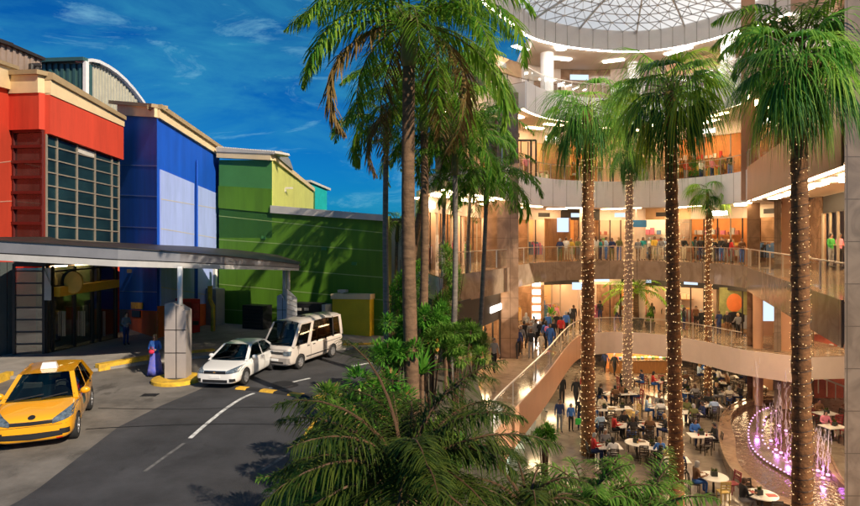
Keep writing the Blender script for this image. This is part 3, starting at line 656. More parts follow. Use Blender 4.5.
# first floor deck and its edge
E1 = spline([(1.6, 18.5), (2.2, 21.5), (3.0, 24), (6.2, 32), (9.0, 39.6), (10.7, 43.4), (12.3, 45), (14.6, 45.5), (17.0, 44.3), (18.9, 41.6), (20.0, 38.6), (22.2, 36.4)], 4)
deck = E1 + [V2(27, 37), V2(27, 43), V2(25, 48), V2(20, 52), V2(15, 54), V2(10, 53.5), V2(6, 51.5), V2(3, 48), V2(1.2, 44), V2(.0, 40), V2(1.0, 34), V2(1.0, 18)]
mb = MB(); mb.prism(deck, -2.6, Z1 - .04); mb.build('gallery_slab', 'soffit', mall)
mb = MB(); mb.prism(deck, Z1 - .036, Z1); mb.build('gallery_floor', 'floor_stone', mall)
def inward(A, d):                                   # offset a plan line to its right-hand side
    out = []
    for i in range(len(A)):
        t = (A[min(i + 1, len(A) - 1)] - A[max(0, i - 1)]).normalized(); out.append(A[i] + V2(t.y, -t.x) * d)
    return out
FA = inward(E1, .08); FB = inward(E1, .01)
k1 = 21
mb = MB(); strip_solid(mb, FB, FA, -2.75, Z1 + .06, 0, k1 + 1); mb.build('gallery_fascia', 'salmon', mall)
mb = MB(); strip_solid(mb, FB, FA, -2.75, Z1 + .06, k1); mb.build('gallery_fascia', 'fascia_pale', mall)
# atrium floor and the pit walls
fl = [V2(1.0, 12), V2(36, 12), V2(36, 60), V2(1.0, 60)]
mb = MB(); mb.add([(p.x, p.y, Z0) for p in fl], [(0, 1, 2, 3)]); mb.build('atrium_floor', 'floor_grey', mall)
mb = MB(); mb.box(.7, 12, Z0, 1.0, 60, -.01); mb.box(1.0, 11.7, Z0, 36, 12, -.01); mb.box(1.0, 60, Z0, 36, 60.3, 21); mb.build('basement_wall', 'fascia_pale', mall)
# railings: glass, hand rail, each post
def railing(A, z, i0=0, i1=None, h=1.08, every=2, m='glass'):
    i1 = len(A) if i1 is None else i1
    gl = MB()
    for i in range(i0, i1 - 1):
        a, b = A[i], A[i + 1]; n = (b - a).normalized(); n = V2(-n.y, n.x) * .008
        gl.prism([a - n, b - n, b + n, a + n], z + .09, z + h - .1)
    gl = gl.build('railing', m, mall)
    mb = MB()
    for i in range(i0, i1 - 1): mb.bar((A[i].x, A[i].y, z + h), (A[i + 1].x, A[i + 1].y, z + h), .07, .05)
    mb.build('handrail', 'steel', gl)
    for i in range(i0, i1, every): mb = MB(); mb.box(A[i].x - .025, A[i].y - .025, z + .05, A[i].x + .025, A[i].y + .025, z + h); mb.build('post', 'steel', gl)
    return gl
RE = [off(e, b, .12) for e, b in zip(E, BK)]
railing(RE, Z2 + .06, 0, None); railing(RE, Z3 + .06, 9, None); railing(RE, Z4 + .06, 16, None)
wing = lambda o, n=13: [lerp(W0, W1, i / (n - 1)) + WN * o for i in range(n)]
railing(wing(.12), Z2 + .06, 0, 13); railing(wing(.12), Z3 + .06, 0, 13)
R1 = inward(E1, -.1); railing(R1, Z1 + .06, 3, 22); railing(R1, Z1 + .06, 21, 41)
# piers
def pier(pts, z0, z1, m='marble', name='pier'):
    mb = MB(); mb.prism(pts, z0, z1); return mb.build(name, m, mall)
def pbox(pxa, pxb, Y, dep, z0, z1, m='marble'):
    xa, xb = (pxa - CX) / F * Y, (pxb - CX) / F * Y; k = (Y + dep) / Y; return pier([(xa, Y), (xb, Y), (xb * k - .02, Y + dep), (xa * k + .02, Y + dep)], z0, z1, m)
pbox(497, 518.5, 36.0, 1.4, Z0, 14.75, 'marble')
pbox(485, 497.3, 37.5, 1.2, Z1, 13.6, 'marble')
pbox(747, 760, 40, 1.2, Z0, ZR, 'marble'); pbox(774, 781, 38, 1, Z0, ZR, 'marble_grey'); pbox(781.3, 798, 38.3, 1, Z0, ZR, 'salmon')
pbox(799, 814, 41, 1, Z0, 8.4, 'marble')
pbox(844.5, 884, 17.0, 1.5, Z0, ZR + .6, 'marble_grey')
pbox(741, 755, 37.5, 1.2, 8.4, ZR, 'salmon')
pbox(761, 773, 44, .5, Z0, 2.9, 'salmon'); pbox(761, 774, 44.2, .5, Z2, ZR, 'marble')
for px, Y in ((640, 48.5), (585, 47.6)):
    for z0, z1 in ((Z2, 8.3), (Z1, 2.9)):
        mb = MB(); mb.lathe(D(px, 300, Y).xy.to_3d(), [(.42, z0), (.42, z1)], 20); mb.build('column', 'fascia_pale', mall, smooth=False)
for px, Y in ((547, 46), (634, 48.5), (728, 43)):
    mb = MB(); mb.lathe(D(px, 300, Y).xy.to_3d(), [(.5, Z4), (.5, 20.2)], 20); mb.build('column', 'fascia_white', mall)
mb = MB(); mb.lathe(D(758, 300, 39.3).xy.to_3d(), [(.3, Z0), (.3, 2.9)], 18); mb.build('column', 'salmon', mall)
# end wall of the left wing and the left shop front on the first floor
# --- shops: behind every gallery a row of lit rooms with a header, side walls, lamps, goods
SF = [lerp(e, b, .62) for e, b in zip(E, BK)]
SB = [lerp(e, b, .985) for e, b in zip(E, BK)]
rs = random.Random(21)
GOODS = [(.6, .05, .04), (.75, .72, .68), (.03, .03, .035), (.1, .2, .4), (.65, .4, .1), (.35, .12, .1), (.15, .3, .12), (.7, .55, .4), (.5, .15, .25), (.4, .4, .42)]
def goods(mb_parent, a, b, z, ztop, rows, seed):
    r = random.Random(seed); u = (b - a); L = u.length; u.normalize(); n = V2(-u.y, u.x)
    for k in range(rows):
        zz = z + .3 + k * (ztop - z - .6) / rows
        mb = MB(); p, q = a + n * .05, b + n * .05
        mb.prism([p, q, q - n * .4, p - n * .4], zz, zz + .04); sh = mb.build('shelf', 'wood', mb_parent)
        x = .15
        gm = [MB() for _ in range(3)]
        while x < L - .3:
            w = r.uniform(.12, .45); h = r.uniform(.15, min(.6, (ztop - z - .6) / rows - .1)); c = a + u * x
            gm[r.randrange(3)].prism([c, c + u * w, c + u * w - n * .3, c - n * .3], zz + .042, zz + .042 + h); x += w + r.uniform(.02, .25)
        for m in gm:
            if m.v: o = m.build('display', plain(r.choice(GOODS)), sh); stuff(o)
def shop_row(z, zc, ks, wallm, lampm='lamp_soft', head=.9, dark=False, seed=1):
    r = random.Random(seed)
    for i, (k0, k1) in enumerate(zip(ks, ks[1:])):
        wm = wallm[i % len(wallm)]
        bw = MB(); strip_solid(bw, SB, [off(a, e, -.15) for a, e in zip(SB, E)], z, zc, k0, k1 + 1); shop = bw.build('shop', wm, mall)
        a, b = SF[k0], SB[k0]; d = (b - a).normalized(); n = V2(-d.y, d.x) * .09
        mb = MB(); mb.prism([a + n, b + n, b - n, a - n], z + .004, zc - .004); mb.build('shop_pier', 'fascia_pale' if i % 2 else 'marble', shop)
        mb = MB(); strip_solid(mb, [lerp(s, e, .01) for s, e in zip(SF, E)], [off(s, q, .2) for s, q in zip(SF, SB)], zc - head, zc - .006, k0, k1 + 1); mb.build('shop_header', r.choice(['soffit', 'fascia_pale', 'marble', 'dark_frame', 'shop_wall']), shop)
        m0 = (k0 + k1) // 2
        c = lerp(SF[m0], SB[m0], .5); t = (SB[k1] - SB[k0]).normalized(); q = V2(-t.y, t.x)
        for s in (-.28, .22):
            L = (SF[k1] - SF[k0]).length; cc = c + t * L * s
            mb = MB(); mb.prism([cc - t * .55 - q * .4, cc + t * .55 - q * .4, cc + t * .55 + q * .4, cc - t * .55 + q * .4], zc - .12, zc - .06); mb.build('shop_lamp', lampm, shop)
        # sign on the header, mullions
        if (SF[k1] - SF[k0]).length > 2:
            cc = SF[m0] + (E[m0] - SF[m0]).normalized() * .06; w = r.uniform(.5, .9); t2 = (SF[min(m0 + 1, NE - 1)] - SF[m0 - 1]).normalized(); q2 = V2(-t2.y, t2.x) * .04
            mb = MB(); mb.prism([cc - t2 * w - q2, cc + t2 * w - q2, cc + t2 * w + q2, cc - t2 * w + q2], zc - head * .72, zc - head * .35); mb.build('sign', r.choice(['screen', 'lamp_white', 'table_white', 'dark_frame']), shop)
            for j in range(k0, k1):
                if r.random() < .6:
                    p = SF[j]; mb = MB(); mb.box(p.x - .04, p.y - .04, z, p.x + .04, p.y + .04, zc - head); mb.build('mullion', 'dark_frame' if r.random() < .6 else 'alu', shop)
        goods(shop, lerp(SF[k0 + 1], SB[k0 + 1], .93), lerp(SF[max(k1 - 1, k0 + 1)], SB[max(k1 - 1, k0 + 1)], .93), z, zc - 1, 3, seed * 31 + i) if k1 - k0 > 2 else None
        # free standing racks of clothes inside
        for j in range(r.randint(1, 3)):
            cc = lerp(lerp(SF[k0], SF[k1], r.uniform(.2, .8)), lerp(SB[k0], SB[k1], .5), r.uniform(.25, .6)); w = r.uniform(.5, .9)
            rk = MB(); rk.bar((cc.x - t.x * w, cc.y - t.y * w, z + 1.5), (cc.x + t.x * w, cc.y + t.y * w, z + 1.5), .04)
            for s in (-1, 1): rk.bar((cc.x + s * t.x * w, cc.y + s * t.y * w, z), (cc.x + s * t.x * w, cc.y + s * t.y * w, z + 1.5), .04)
            rk = rk.build('clothes_rack', 'steel', shop); mb = MB(); mb2 = MB(); x = -w + .05
            while x < w - .05:
                p = cc + t * x; (mb if r.random() < .5 else mb2).box(-.03, -.22, 0, .03, .22, r.uniform(.7, 1.1), Matrix.Translation((p.x, p.y, z + .35)) @ Matrix.Rotation(math.atan2(t.y, t.x), 4, 'Z')); x += .09
            for mm in (mb, mb2):
                if mm.v: stuff(mm.build('clothes', plain(r.choice(GOODS)), rk))
shop_row(Z1, 2.95, [11, 15, 19, 23, 27, 31, 35, 39, 43, 48], ['shop_wall', 'fascia_pale', 'shop_orange', 'fascia_pale'], seed=2)
shop_row(Z2, 8.35, [0, 4, 8, 12, 17, 21, 25, 29, 33, 37, 41, 46, 50], ['shop_orange', 'shop_wall', 'shop_orange', 'fascia_pale', 'fascia_white'], seed=3)
shop_row(Z3, 14.7, [12, 17, 21, 26, 30, 35, 40, 45, 50], ['shop_orange', 'fascia_pale', 'shop_orange', 'shop_wall'], seed=4)
shop_row(Z4, 20.1, [18, 24, 29, 34, 39, 44, 50], ['fascia_pale', 'fascia_white'], 'lamp_white', 1.2, seed=5)
# curved slatted wall on the second floor and the dark framed door on the third
mb = MB()
for k in range(26):
    px = 545 + k; Y = 46.8 + 1.4 * math.sin(k / 25 * math.pi); p = D(px, 250, Y); mb.box(p.x - .035, p.y - .06, Z2, p.x + .035, p.y + .06, 7.5)
mb.build('slatted_wall', 'wood', mall)
mb = MB()
for px in (516, 531, 536): p = D(px, 150, 42.5); mb.box(p.x - .06, p.y - .06, Z3, p.x + .06, p.y + .06, 12.9)
a, b = D(515.5, 150, 42.5), D(536, 150, 42.5); mb.bar((a.x, a.y, 12.9), (b.x, b.y, 12.9), .12); mb.build('door_frame', 'dark_frame', mall)
# coves: light lines under the gallery edges, and lamps in the soffits
CVA, CVB = [off(e, b, .16) for e, b in zip(E, BK)], [off(e, b, .3) for e, b in zip(E, BK)]
for z, i0 in ((2.93, 0), (8.33, 0), (14.68, 16)):
    mb = MB(); strip_solid(mb, CVA, CVB, z - .05, z, i0); mb.build('cove_light', 'cove', mall)
mb = MB(); a, b = W0 + WN * .2, W1 + WN * .2; mb.prism([a, b, b + WN * .14, a + WN * .14], 2.86, 2.92); mb.build('cove_light', 'cove', mall)
mb = MB(); mb.prism([a, b, b + WN * .14, a + WN * .14], 8.26, 8.32); mb.build('cove_light', 'cove', mall)
def lamp(c, t, L, w, z, m='lamp', h=.05):
    q = V2(-t.y, t.x); mb = MB(); mb.prism([c - t * L - q * w, c + t * L - q * w, c + t * L + q * w, c - t * L + q * w], z - h, z); return mb.build('ceiling_lamp', m, mall)
for z, i0, m in ((2.93, 8, 'lamp'), (8.33, 3, 'lamp'), (14.68, 18, 'lamp'), (20.08, 20, 'lamp_white')):
    for i in range(i0, NE - 1, 6):
        for f_ in ((.22, .45) if z < 20 else (.3,)):
            c = lerp(E[i], BK[i], f_); t = (E[i + 1] - E[i - 1]).normalized(); lamp(c, t, .8, .25, z, m)
for i in range(8):
    for o in (1.2, 4.2):
        c = lerp(W0, W1, (i + .5) / 8) + WN * o; d = (W1 - W0).normalized()
        lamp(c, d, .7, .28, 2.94, 'lamp'); lamp(c, d, .7, .25, 8.34, 'lamp')
for x, y in ((6, 40.5), (9.5, 45.5), (14, 48), (19, 45.5), (23, 42), (6.5, 36.5), (12, 50), (24, 46)):
    lamp(V2(x, y), V2(1, 0), .7, .35, -2.61, 'lamp')
RGc0 = spline([(2.5, 33), (5.4, 38.8), (7.4, 42), (11, 44.2), (15.5, 45), (18.5, 43.6), (20.7, 40.6), (22.5, 36), (22, 30.5), (18, 27), (12, 26), (6, 28)], 4, True)
RGc = [p + (p - V2(13.2, 36)).normalized() * .75 for p in spline([(2.5, 33), (5.4, 38.8), (7.4, 42), (11, 44.2), (15.5, 45), (18.5, 43.6), (20.7, 40.6), (22.5, 36), (22, 30.5), (18, 27), (12, 26), (6, 28)], 4, True)]; nRr = len(RGc)
for i in range(2, nRr, 9):
    p = RGc[i]
    if p.x < 6.5 or p.y < 34: continue
    mb = MB(); mb.lathe((p.x, p.y, 0), [(.42, 19.96), (.42, 20.11)], 16); mb.build('ring_fill_lamp', 'lamp_white', mall)  # downlights added under the ring to light the palm crowns
rs_a = [p + (p - V2(13.2, 36)).normalized() * .14 for p in RGc0]; rs_b = [p + (p - V2(13.2, 36)).normalized() * .3 for p in RGc0]
mb = MB(); strip_solid(mb, rs_a + [rs_a[0]], rs_b + [rs_b[0]], 19.98, 20.1); mb.build('ring_fill_light', 'ring_fill_strip', mall)  # glowing strip added to brighten the white fascias and crowns
# right wing: back wall, openings, bright shop with figures, red lit cafe below
B0, B1 = W0 + WN * 5.2, W1 + WN * 5.2
def wingwall(t0, t1, z0, z1, o, m, name):
    a, b = lerp(W0, W1, t0) + WN * o, lerp(W0, W1, t1) + WN * o; mb = MB(); mb.prism([a, b, b + WN * .2, a + WN * .2], z0, z1); return mb.build(name, m, mall)
wingwall(-.2, .09, Z2, 8.33, 3.4, 'marble', 'inner_wall'); wingwall(.31, .6, Z2, 8.33, 3.4, 'salmon', 'inner_wall'); wingwall(.6, 1.0, Z2, 8.33, 3.6, 'marble', 'inner_wall')
ws = wingwall(.03, .42, Z2, 8.33, 6, mat('bright shop wall', (.75, .66, .36), .6, var=.35, scale=1.2), 'shop')
wl = lambda t, o: lerp(W0, W1, t) + WN * o
goods(ws, wl(.05, 5.9), wl(.4, 5.9), Z2, 8.0, 4, 313)
for t in (.12, .2, .28): lamp_c = wl(t, 4.6); mb = MB(); mb.box(lamp_c.x - .5, lamp_c.y - .5, 8.2, lamp_c.x + .5, lamp_c.y + .5, 8.28); mb.build('shop_lamp', 'lamp_soft', ws)
a, b = wl(.09, 3.45), wl(.31, 3.45); mb = MB(); mb.prism([a, b, b + WN * .12, a + WN * .12], 7.4, 8.32); mb.build('shop_header', 'dark_frame', ws)
for t in (.09, .165, .24, .31): q = wl(t, 3.45); mb = MB(); mb.box(q.x - .05, q.y - .05, Z2, q.x + .05, q.y + .05, 7.4); mb.build('mullion', 'alu', ws)
wingwall(-.15, .38, Z3, ZR, 2.6, 'salmon', 'inner_wall'); wingwall(.383, 1.0, Z3, 13.2, 2.6, 'salmon', 'inner_wall')
wx = lambda t, o: lerp(W0, W1, t) + WN * o
for t in (.7,): lamp(wx(t, 2.0), (W1 - W0).normalized(), .8, .5, 8.3, 'lamp_soft')
for t in (.15, .3, .45): mb = MB(); p = wx(t, 2.52); mb.bar((p.x, p.y, Z3 + .6), (p.x + (W1 - W0).normalized().x * 1.4, p.y + (W1 - W0).normalized().y * 1.4, Z3 + .6), .05); mb.build('wall_rail', 'steel', mall)
for t, c in ((.2, 'lamp_soft'),):
    a, b = wx(t, 2.5), wx(t + .12, 2.5); mb = MB(); mb.prism([a, b, b + WN * .08, a + WN * .08], 12.4, 16.4); wd = mb.build('lit_window', emit('window glow', (1, .5, .22), 1.1), mall)
    mb = MB()
    for k in range(6): q = lerp(a, b, k / 5) - WN * .05; mb.box(q.x - .04, q.y - .04, 12.4, q.x + .04, q.y + .04, 16.4)
    for k in range(5): mb.bar((a.x - WN.x * .05, a.y - WN.y * .05, 12.4 + k), (b.x - WN.x * .05, b.y - WN.y * .05, 12.4 + k), .06)
    mb.build('frame', 'dark_frame', wd)
mb = MB(); mb.prism([(25.4, 42), (31, 42), (31, 42.2), (25.4, 42.2)], Z0, 2.9); mb.build('cafe_wall', mat('red cafe wall', (.62, .16, .1), .6, var=.25, scale=1), mall)
for k in range(3):
    mb = MB(); mb.prism([(25.6, 41.6), (31, 41.6), (31, 41.98), (25.6, 41.98)], -2.2 + k * 1.5, -2.14 + k * 1.5); sh = mb.build('shelf', 'salmon', mall); r = random.Random(k); a, b = V2(25.8, 41.75), V2(30.6, 41.75); ms = [MB(), MB(), MB()]
    for j in range(40):
        p = lerp(a, b, (j + r.random()) / 41); ms[r.randrange(3)].box(p.x - .1, p.y - .1, -2.135 + k * 1.5, p.x + .1, p.y + .1, -2.1 + k * 1.5 + r.uniform(.2, .8))
    for m in ms: stuff(m.build('display', plain(r.choice([(.8, .75, .7), (.65, .1, .08), (.7, .5, .4)])), sh))
for x, y in ((25, 38), (27, 41), (22, 31)): lamp(V2(x, y), V2(0, 1), .8, .4, 2.9 if x < 24 else 2.86, 'lamp')
mb = MB(); mb.bar((25.0, 39.5, -2.9), (28.4, 39.5, -4.2), .1, .12)
for k in range(7):
    p = lerp(Vector((25.0, 39.5, -2.9)), Vector((28.4, 39.5, -4.2)), k / 6); mb.bar(p, p - Vector((0, 0, 1.1)), .05)
mb.build('stair_rail', 'steel', mall)
# left shop on the first floor, under the wing
A0, A1 = V2(1.3, 29.0), V2(4.75, 37.2)
u = (A1 - A0).normalized(); nn = V2(u.y, -u.x)
mb = MB(); mb.prism([A0, A1, A1 - nn * .25, A0 - nn * .25], 1.2, 2.94); hd_ = mb.build('shop_header', 'dark_frame', mall)
q0, q1 = lerp(A0, A1, .62) + nn * .03, lerp(A0, A1, .86) + nn * .03; mb = MB(); mb.prism([q0, q1, q1 - nn * .025, q0 - nn * .025], 1.75, 2.1); mb.build('sign', 'lamp_white', hd_)
mb = MB(); mb.prism([A0 - nn * 1.6, A1 - nn * 1.6, A1 - nn * 1.8, A0 - nn * 1.8], Z1, 1.2); sh = mb.build('shop', 'shop_orange', mall)
goods(sh, A0 - nn * 1.55, A1 - nn * 1.55, Z1, 1.3, 3, 77)
for k in range(7): mb = MB(); p = lerp(A0, A1, k / 6); mb.box(p.x - .05, p.y - .05, Z1, p.x + .05, p.y + .05, 1.2); mb.build('mullion', 'dark_frame', sh)
for k in range(3): mb = MB(); p = lerp(A0, A1, .2 + .3 * k) - nn * .8; mb.box(p.x - .4, p.y - .4, 1.12, p.x + .4, p.y + .4, 1.18); mb.build('shop_lamp', 'lamp_soft', sh)
cu = bpy.data.curves.new('lettering', 'FONT')
def lettering(body, loc, ux, size, m, parent):      # raised letters, converted to a mesh
    c = bpy.data.curves.new('lettering', 'FONT'); c.body = body; c.size = size; c.extrude = .02; c.align_x = 'CENTER'
    o = bpy.data.objects.new('lettering', c); COL.objects.link(o)
    me = bpy.data.meshes.new_from_object(o.evaluated_get(bpy.context.evaluated_depsgraph_get())); bpy.data.objects.remove(o)
    ux = Vector((ux[0], ux[1], 0)).normalized(); uz = Vector((0, 0, 1)); uy = ux.cross(uz)
    T = Matrix((ux, uz, -uy * -1 if False else ux.cross(uz))).transposed().to_4x4(); T.translation = loc
    me.transform(T); me.materials.clear(); me.materials.append(M[m] if isinstance(m, str) else m)
    return link('lettering', me, parent)
# bright striped pillar and blue hanging sign, poster with an orange face shape, lit kiosks
mb = MB(); p = D(536, 310, 46.5)
mb.box(p.x - .35, p.y - .2, Z1, p.x + .35, p.y + .2, 2.8); st = mb.build('striped_pillar', 'salmon', mall)
mb = MB()
for k in range(6): mb.box(p.x - .3, p.y - .24, Z1 + .35 + k * .62, p.x + .3, p.y - .205, Z1 + .7 + k * .62)
mb.build('light_panel', 'lamp_white', st)
mb = MB(); p = D(636, 224, 46.9); mb.box(p.x - .8, p.y - .08, p.z - .25, p.x + .8, p.y + .08, p.z + .3); mb.build('hanging_sign', mat('blue sign', (.03, .16, .35), .4), mall)
mb = MB(); mb.bar((p.x, p.y, p.z + .3), (p.x, p.y, 8.3), .05); mb.build('sign_hanger', 'steel', mall)
for px, py, w, h, m, lab in ((563, 225, .45, .55, 'screen', 0), (580, 286, .6, .28, 'screen', 0), (768, 308, .5, .9, 'screen', 0)):
    Y = 47 if px < 700 else 42; p = D(px, py, Y); mb = MB(); mb.box(p.x - w, p.y - .06, p.z - h, p.x + w, p.y + .06, p.z + h); mb.build('sign', m, mall)
p = D(734, 306, 45.2); mb = MB(); mb.box(p.x - 1.1, p.y - .05, p.z - 1.3, p.x + 1.1, p.y + .05, p.z + 1.4); po = mb.build('poster', mat('olive poster', (.3, .3, .1), .5, var=.4), mall)
mb = MB(); mb.ball((p.x, p.y - .06, p.z + .25), (.6, .04, .7), 16, 8); mb.build('poster_shape', mat('orange shape', (.75, .2, .05), .5), po)
mb = MB(); mb.ball((p.x, p.y - .07, p.z - .9), (.9, .04, .5), 16, 6); mb.build('poster_shape', 'black', po)
# plaster panel with an advertising screen beside the atrium steps
p = P(754, 374, Z0); 
# ring of the dome, soffit, roof
RG = RG0 = spline([(2.5, 33), (5.4, 38.8), (7.4, 42), (11, 44.2), (15.5, 45), (18.5, 43.6), (20.7, 40.6), (22.5, 36), (22, 30.5), (18, 27), (12, 26), (6, 28)], 4, True)
cen = V2(13.2, 36)
def ray_rect(p):
    d = (p - cen).normalized(); ts = []
    for lim, o, k in ((7.5, cen.x, d.x), (35, cen.x, d.x), (25.2, cen.y, d.y), (57, cen.y, d.y)):
        if abs(k) > 1e-6:
            t = (lim - o) / k
            if t > 0: ts.append(t)
    return cen + d * min(ts)
def rect_or(p):
    q = ray_rect(p); return q if (q - cen).length > (p - cen).length + .5 else p + (p - cen).normalized() * .6
OUT = [rect_or(p) for p in RG]; nR = len(RG)
def loop_solid(mb, A, B, z0, z1):
    strip_solid(mb, A + [A[0]], B + [B[0]], z0, z1)
mb = MB(); loop_solid(mb, [off(p, cen, .0) for p in RG], [off(p, cen, -.12) for p in RG], 20.0, 21.5); mb.mat(1)
for i in range(0, nR): p = off(RG[i], cen, .01); mb.bar((p.x, p.y, 20.0), (p.x, p.y, 21.5), .03)
mb.build('ring_fascia', ['fascia_white', 'coping'], mall)
mb = MB(); loop_solid(mb, [off(p, cen, -.13) for p in RG], OUT, 20.12, 21.3); mb.build('roof', 'soffit', mall)
zd = lambda s: 21.5 + 1.3 * (1 - (1 - s) ** 2)
NS = 9; grid = [[Vector((*(lerp(p, cen, j / NS)), zd(j / NS))) for p in RG] for j in range(NS + 1)]
mb = MB()
for j in range(NS):
    for i in range(nR): mb.quad(grid[j][i], grid[j][(i + 1) % nR], grid[j + 1][(i + 1) % nR], grid[j + 1][i])
dome = mb.build('dome', 'dome_glass', mall)
mb = MB(); dn = Vector((0, 0, -.06))
for j in range(NS):
    for i in range(nR):
        a, b, c = grid[j][i] + dn, grid[j][(i + 1) % nR] + dn, grid[j + 1][(i + 1) % nR] + dn
        if j: mb.bar(a, b, .04, .06)
        if j < NS - 2: mb.bar(a, c if (i + j) % 2 else grid[j + 1][i] + dn, .034, .06); mb.bar(a, grid[j + 1][(i - 1) % nR] + dn, .03, .06)
    for i in range(0, nR, 4): mb.bar(grid[j][i] + dn * 2, grid[j + 1][i] + dn * 2, .09, .14)
mb.build('dome_rib', mat('dome steel', (.55, .55, .56), .5), dome)
# outer walls: right side, behind the camera (they shade the atrium)
mb = MB(); mb.prism([(33, 12.05), (33.4, 12.05), (35.9, 59.9), (35.5, 59.9)], Z0, 21.3); mb.build('outer_wall', 'fascia_pale', mall)
# distant peach building between the palms
db = thing('distant_building', 'peach coloured building seen between the palm trunks beyond the mall', 'building', (-3, 66, 0))
mb = MB(); mb.box(-7, 64, 0, 3.5, 74, 7.5); mb.build('wall', mat('peach render', (.85, .58, .38), .7), db)
mb = MB(); mb.box(-7.3, 63.7, 7.5, 3.7, 74, 8.0); mb.build('roof', 'cornice', db)
for k in range(3):
    for j in range(2): mb = MB(); mb.box(-5.3 + k * 2.9, 63.9, 1.6 + j * 3.2, -4.5 + k * 2.9, 63.98, 2.7 + j * 3.2); mb.build('window', 'dark_glass', db)
# ------------------------------------------------------------------ fountain
fo = thing('fountain', 'round stone fountain with pink lit jets beside the cafe tables', 'fountain', (21, 30, Z0))
zr = Z0 + .55
rim = [P(x, y, zr).xy for x, y in ((779, 502), (752, 486), (731, 468), (721, 445), (719.5, 425), (725, 411), (737, 402.6), (759, 397), (785, 399), (803, 413), (815, 431), (829, 453), (843, 480))]
rim += [V2(17.2, 23.4), V2(15.6, 23)]
rim = spline(rim, 5, True); cf = V2(18.5, 31)
inn = [off(p, cf, .75) for p in rim]
mb = MB(); loop_solid(mb, rim, inn, Z0, zr); mb.build('basin_rim', 'bronze_stone', fo)
mb = MB(); loop_solid(mb, [off(p, cf, -.05) for p in rim], [off(p, cf, .12) for p in rim], zr + .002, zr + .06); mb.build('rim_edge', 'bronze_stone', fo)
mb = MB(); mb.add([(p.x, p.y, Z0 + .3) for p in inn], [tuple(range(len(inn)))[::-1]]); mb.build('water', 'water', fo)
zl = Z0 + .42
led = [P(x, y, zl).xy for x, y in ((768, 408), (757, 413), (750, 424), (748.5, 437), (753, 449), (764, 459.5), (777, 467.5), (792, 476), (806, 482))]
led2 = [P(x, y, zl).xy for x, y in ((776, 411), (766, 417), (763.5, 425), (762, 436), (765, 444), (773, 452), (784, 458), (797, 464.5), (812, 470))]
la, lb = spline(led, 4), spline(led2, 4)
mb = MB(); strip_solid(mb, la, lb, Z0 + .2, zl); mb.build('ledge', 'marble_grey', fo)
for L_, st_ in ((la, 1), (lb, 2)):
    for i in range(0, len(L_), st_):
        mb = MB(); mb.lathe((L_[i].x, L_[i].y, 0), [(.04, zl), (.04, zl + .04), (0, zl + .06)], 8); mb.build('lamp', 'bulb_pink', fo)
rj = random.Random(4)
for (px, py, pt, w) in ((757, 436, 362, .07), (764, 420, 404, .05), (776, 449, 402, .08), (787, 462, 420, .08), (781, 452, 398, .06), (771, 440, 405, .05), (792, 448, 396, .07), (797, 455, 402, .07), (818, 470, 428, .08), (823, 477, 436, .12), (828, 474, 430, .08), (786, 430, 372, .06), (779, 425, 384, .05)):
    b = P(px, py, zl); t = D(px, pt, b.y); mb = MB(); h = t.z - b.z
    for k in range(46):
        s = (k / 46) ** .8; x, y = rj.gauss(0, w * (.45 + .7 * s)), rj.gauss(0, w * (.45 + .7 * s)); z = b.z + h * s
        mb.tube([(b.x + x, b.y + y, z), (b.x + x * 1.1, b.y + y * 1.1, z + h * rj.uniform(.03, .12))], [.012 + w * .05, .005], 5)
    mb.tube([b, lerp(b, t, .5), t], [w * .16, w * .12, w * .05], 6); mb.build('water_jet', 'jet', fo)
    mb = MB(); mb.lathe((b.x, b.y, 0), [(.08, zl - .06), (.08, zl + .01), (0, zl + .02)], 10); mb.build('jet_lamp', 'bulb_pink', fo)
def lightp(name, loc, col, e, r=.12, parent=None):
    l = bpy.data.lights.new(name, 'POINT'); l.color = col; l.energy = e; l.shadow_soft_size = r; o = bpy.data.objects.new(name, l); COL.objects.link(o); o.location = loc
    if parent: o.parent = parent; o.matrix_parent_inverse = Matrix.Translation(-parent.location)
for px, py in ((757, 434), (777, 448), (788, 461), (823, 476)): lightp('fountain_lamp', P(px, py, zl) + Vector((0, 0, .35)), (.75, .2, 1), 16, .1, fo)
# ------------------------------------------------------------------ palms and shrubs
UPZ = Vector((0, 0, 1))
def blade(mb, p, d, L, w, sag, seg=3, side=None):     # one drooping leaflet
    d = d.normalized(); s = side or d.cross(UPZ)
    s = s.normalized() if s.length > 1e-3 else Vector((1, 0, 0))
    pts = [p.copy()]; q = p.copy()
    for i in range(seg):
        q = q + d * (L / seg); pts.append(q.copy()); d = (d + Vector((0, 0, -sag / seg))).normalized()
    vs = []
    for i, c in enumerate(pts[:-1]):
        k = w * (.65 if i == 0 else 1.0 - .25 * (i - 1)) / 2; vs += [c - s * k, c + s * k]
    vs.append(pts[-1]); n = len(vs)
    mb.add(vs, [(2 * i, 2 * i + 1, 2 * i + 3, 2 * i + 2) for i in range(seg - 1)] + [(n - 3, n - 2, n - 1)])
def rachis(base, az, el, L, droop, n=14, twist=0.0):
    pts = [base.copy()]; q = base.copy()
    for i in range(n):
        t = (i + .5) / n; e = el - droop * t ** 1.3; a = az + twist * t
        q = q + Vector((math.cos(e) * math.cos(a), math.cos(e) * math.sin(a), math.sin(e))) * (L / n); pts.append(q.copy())
    return pts
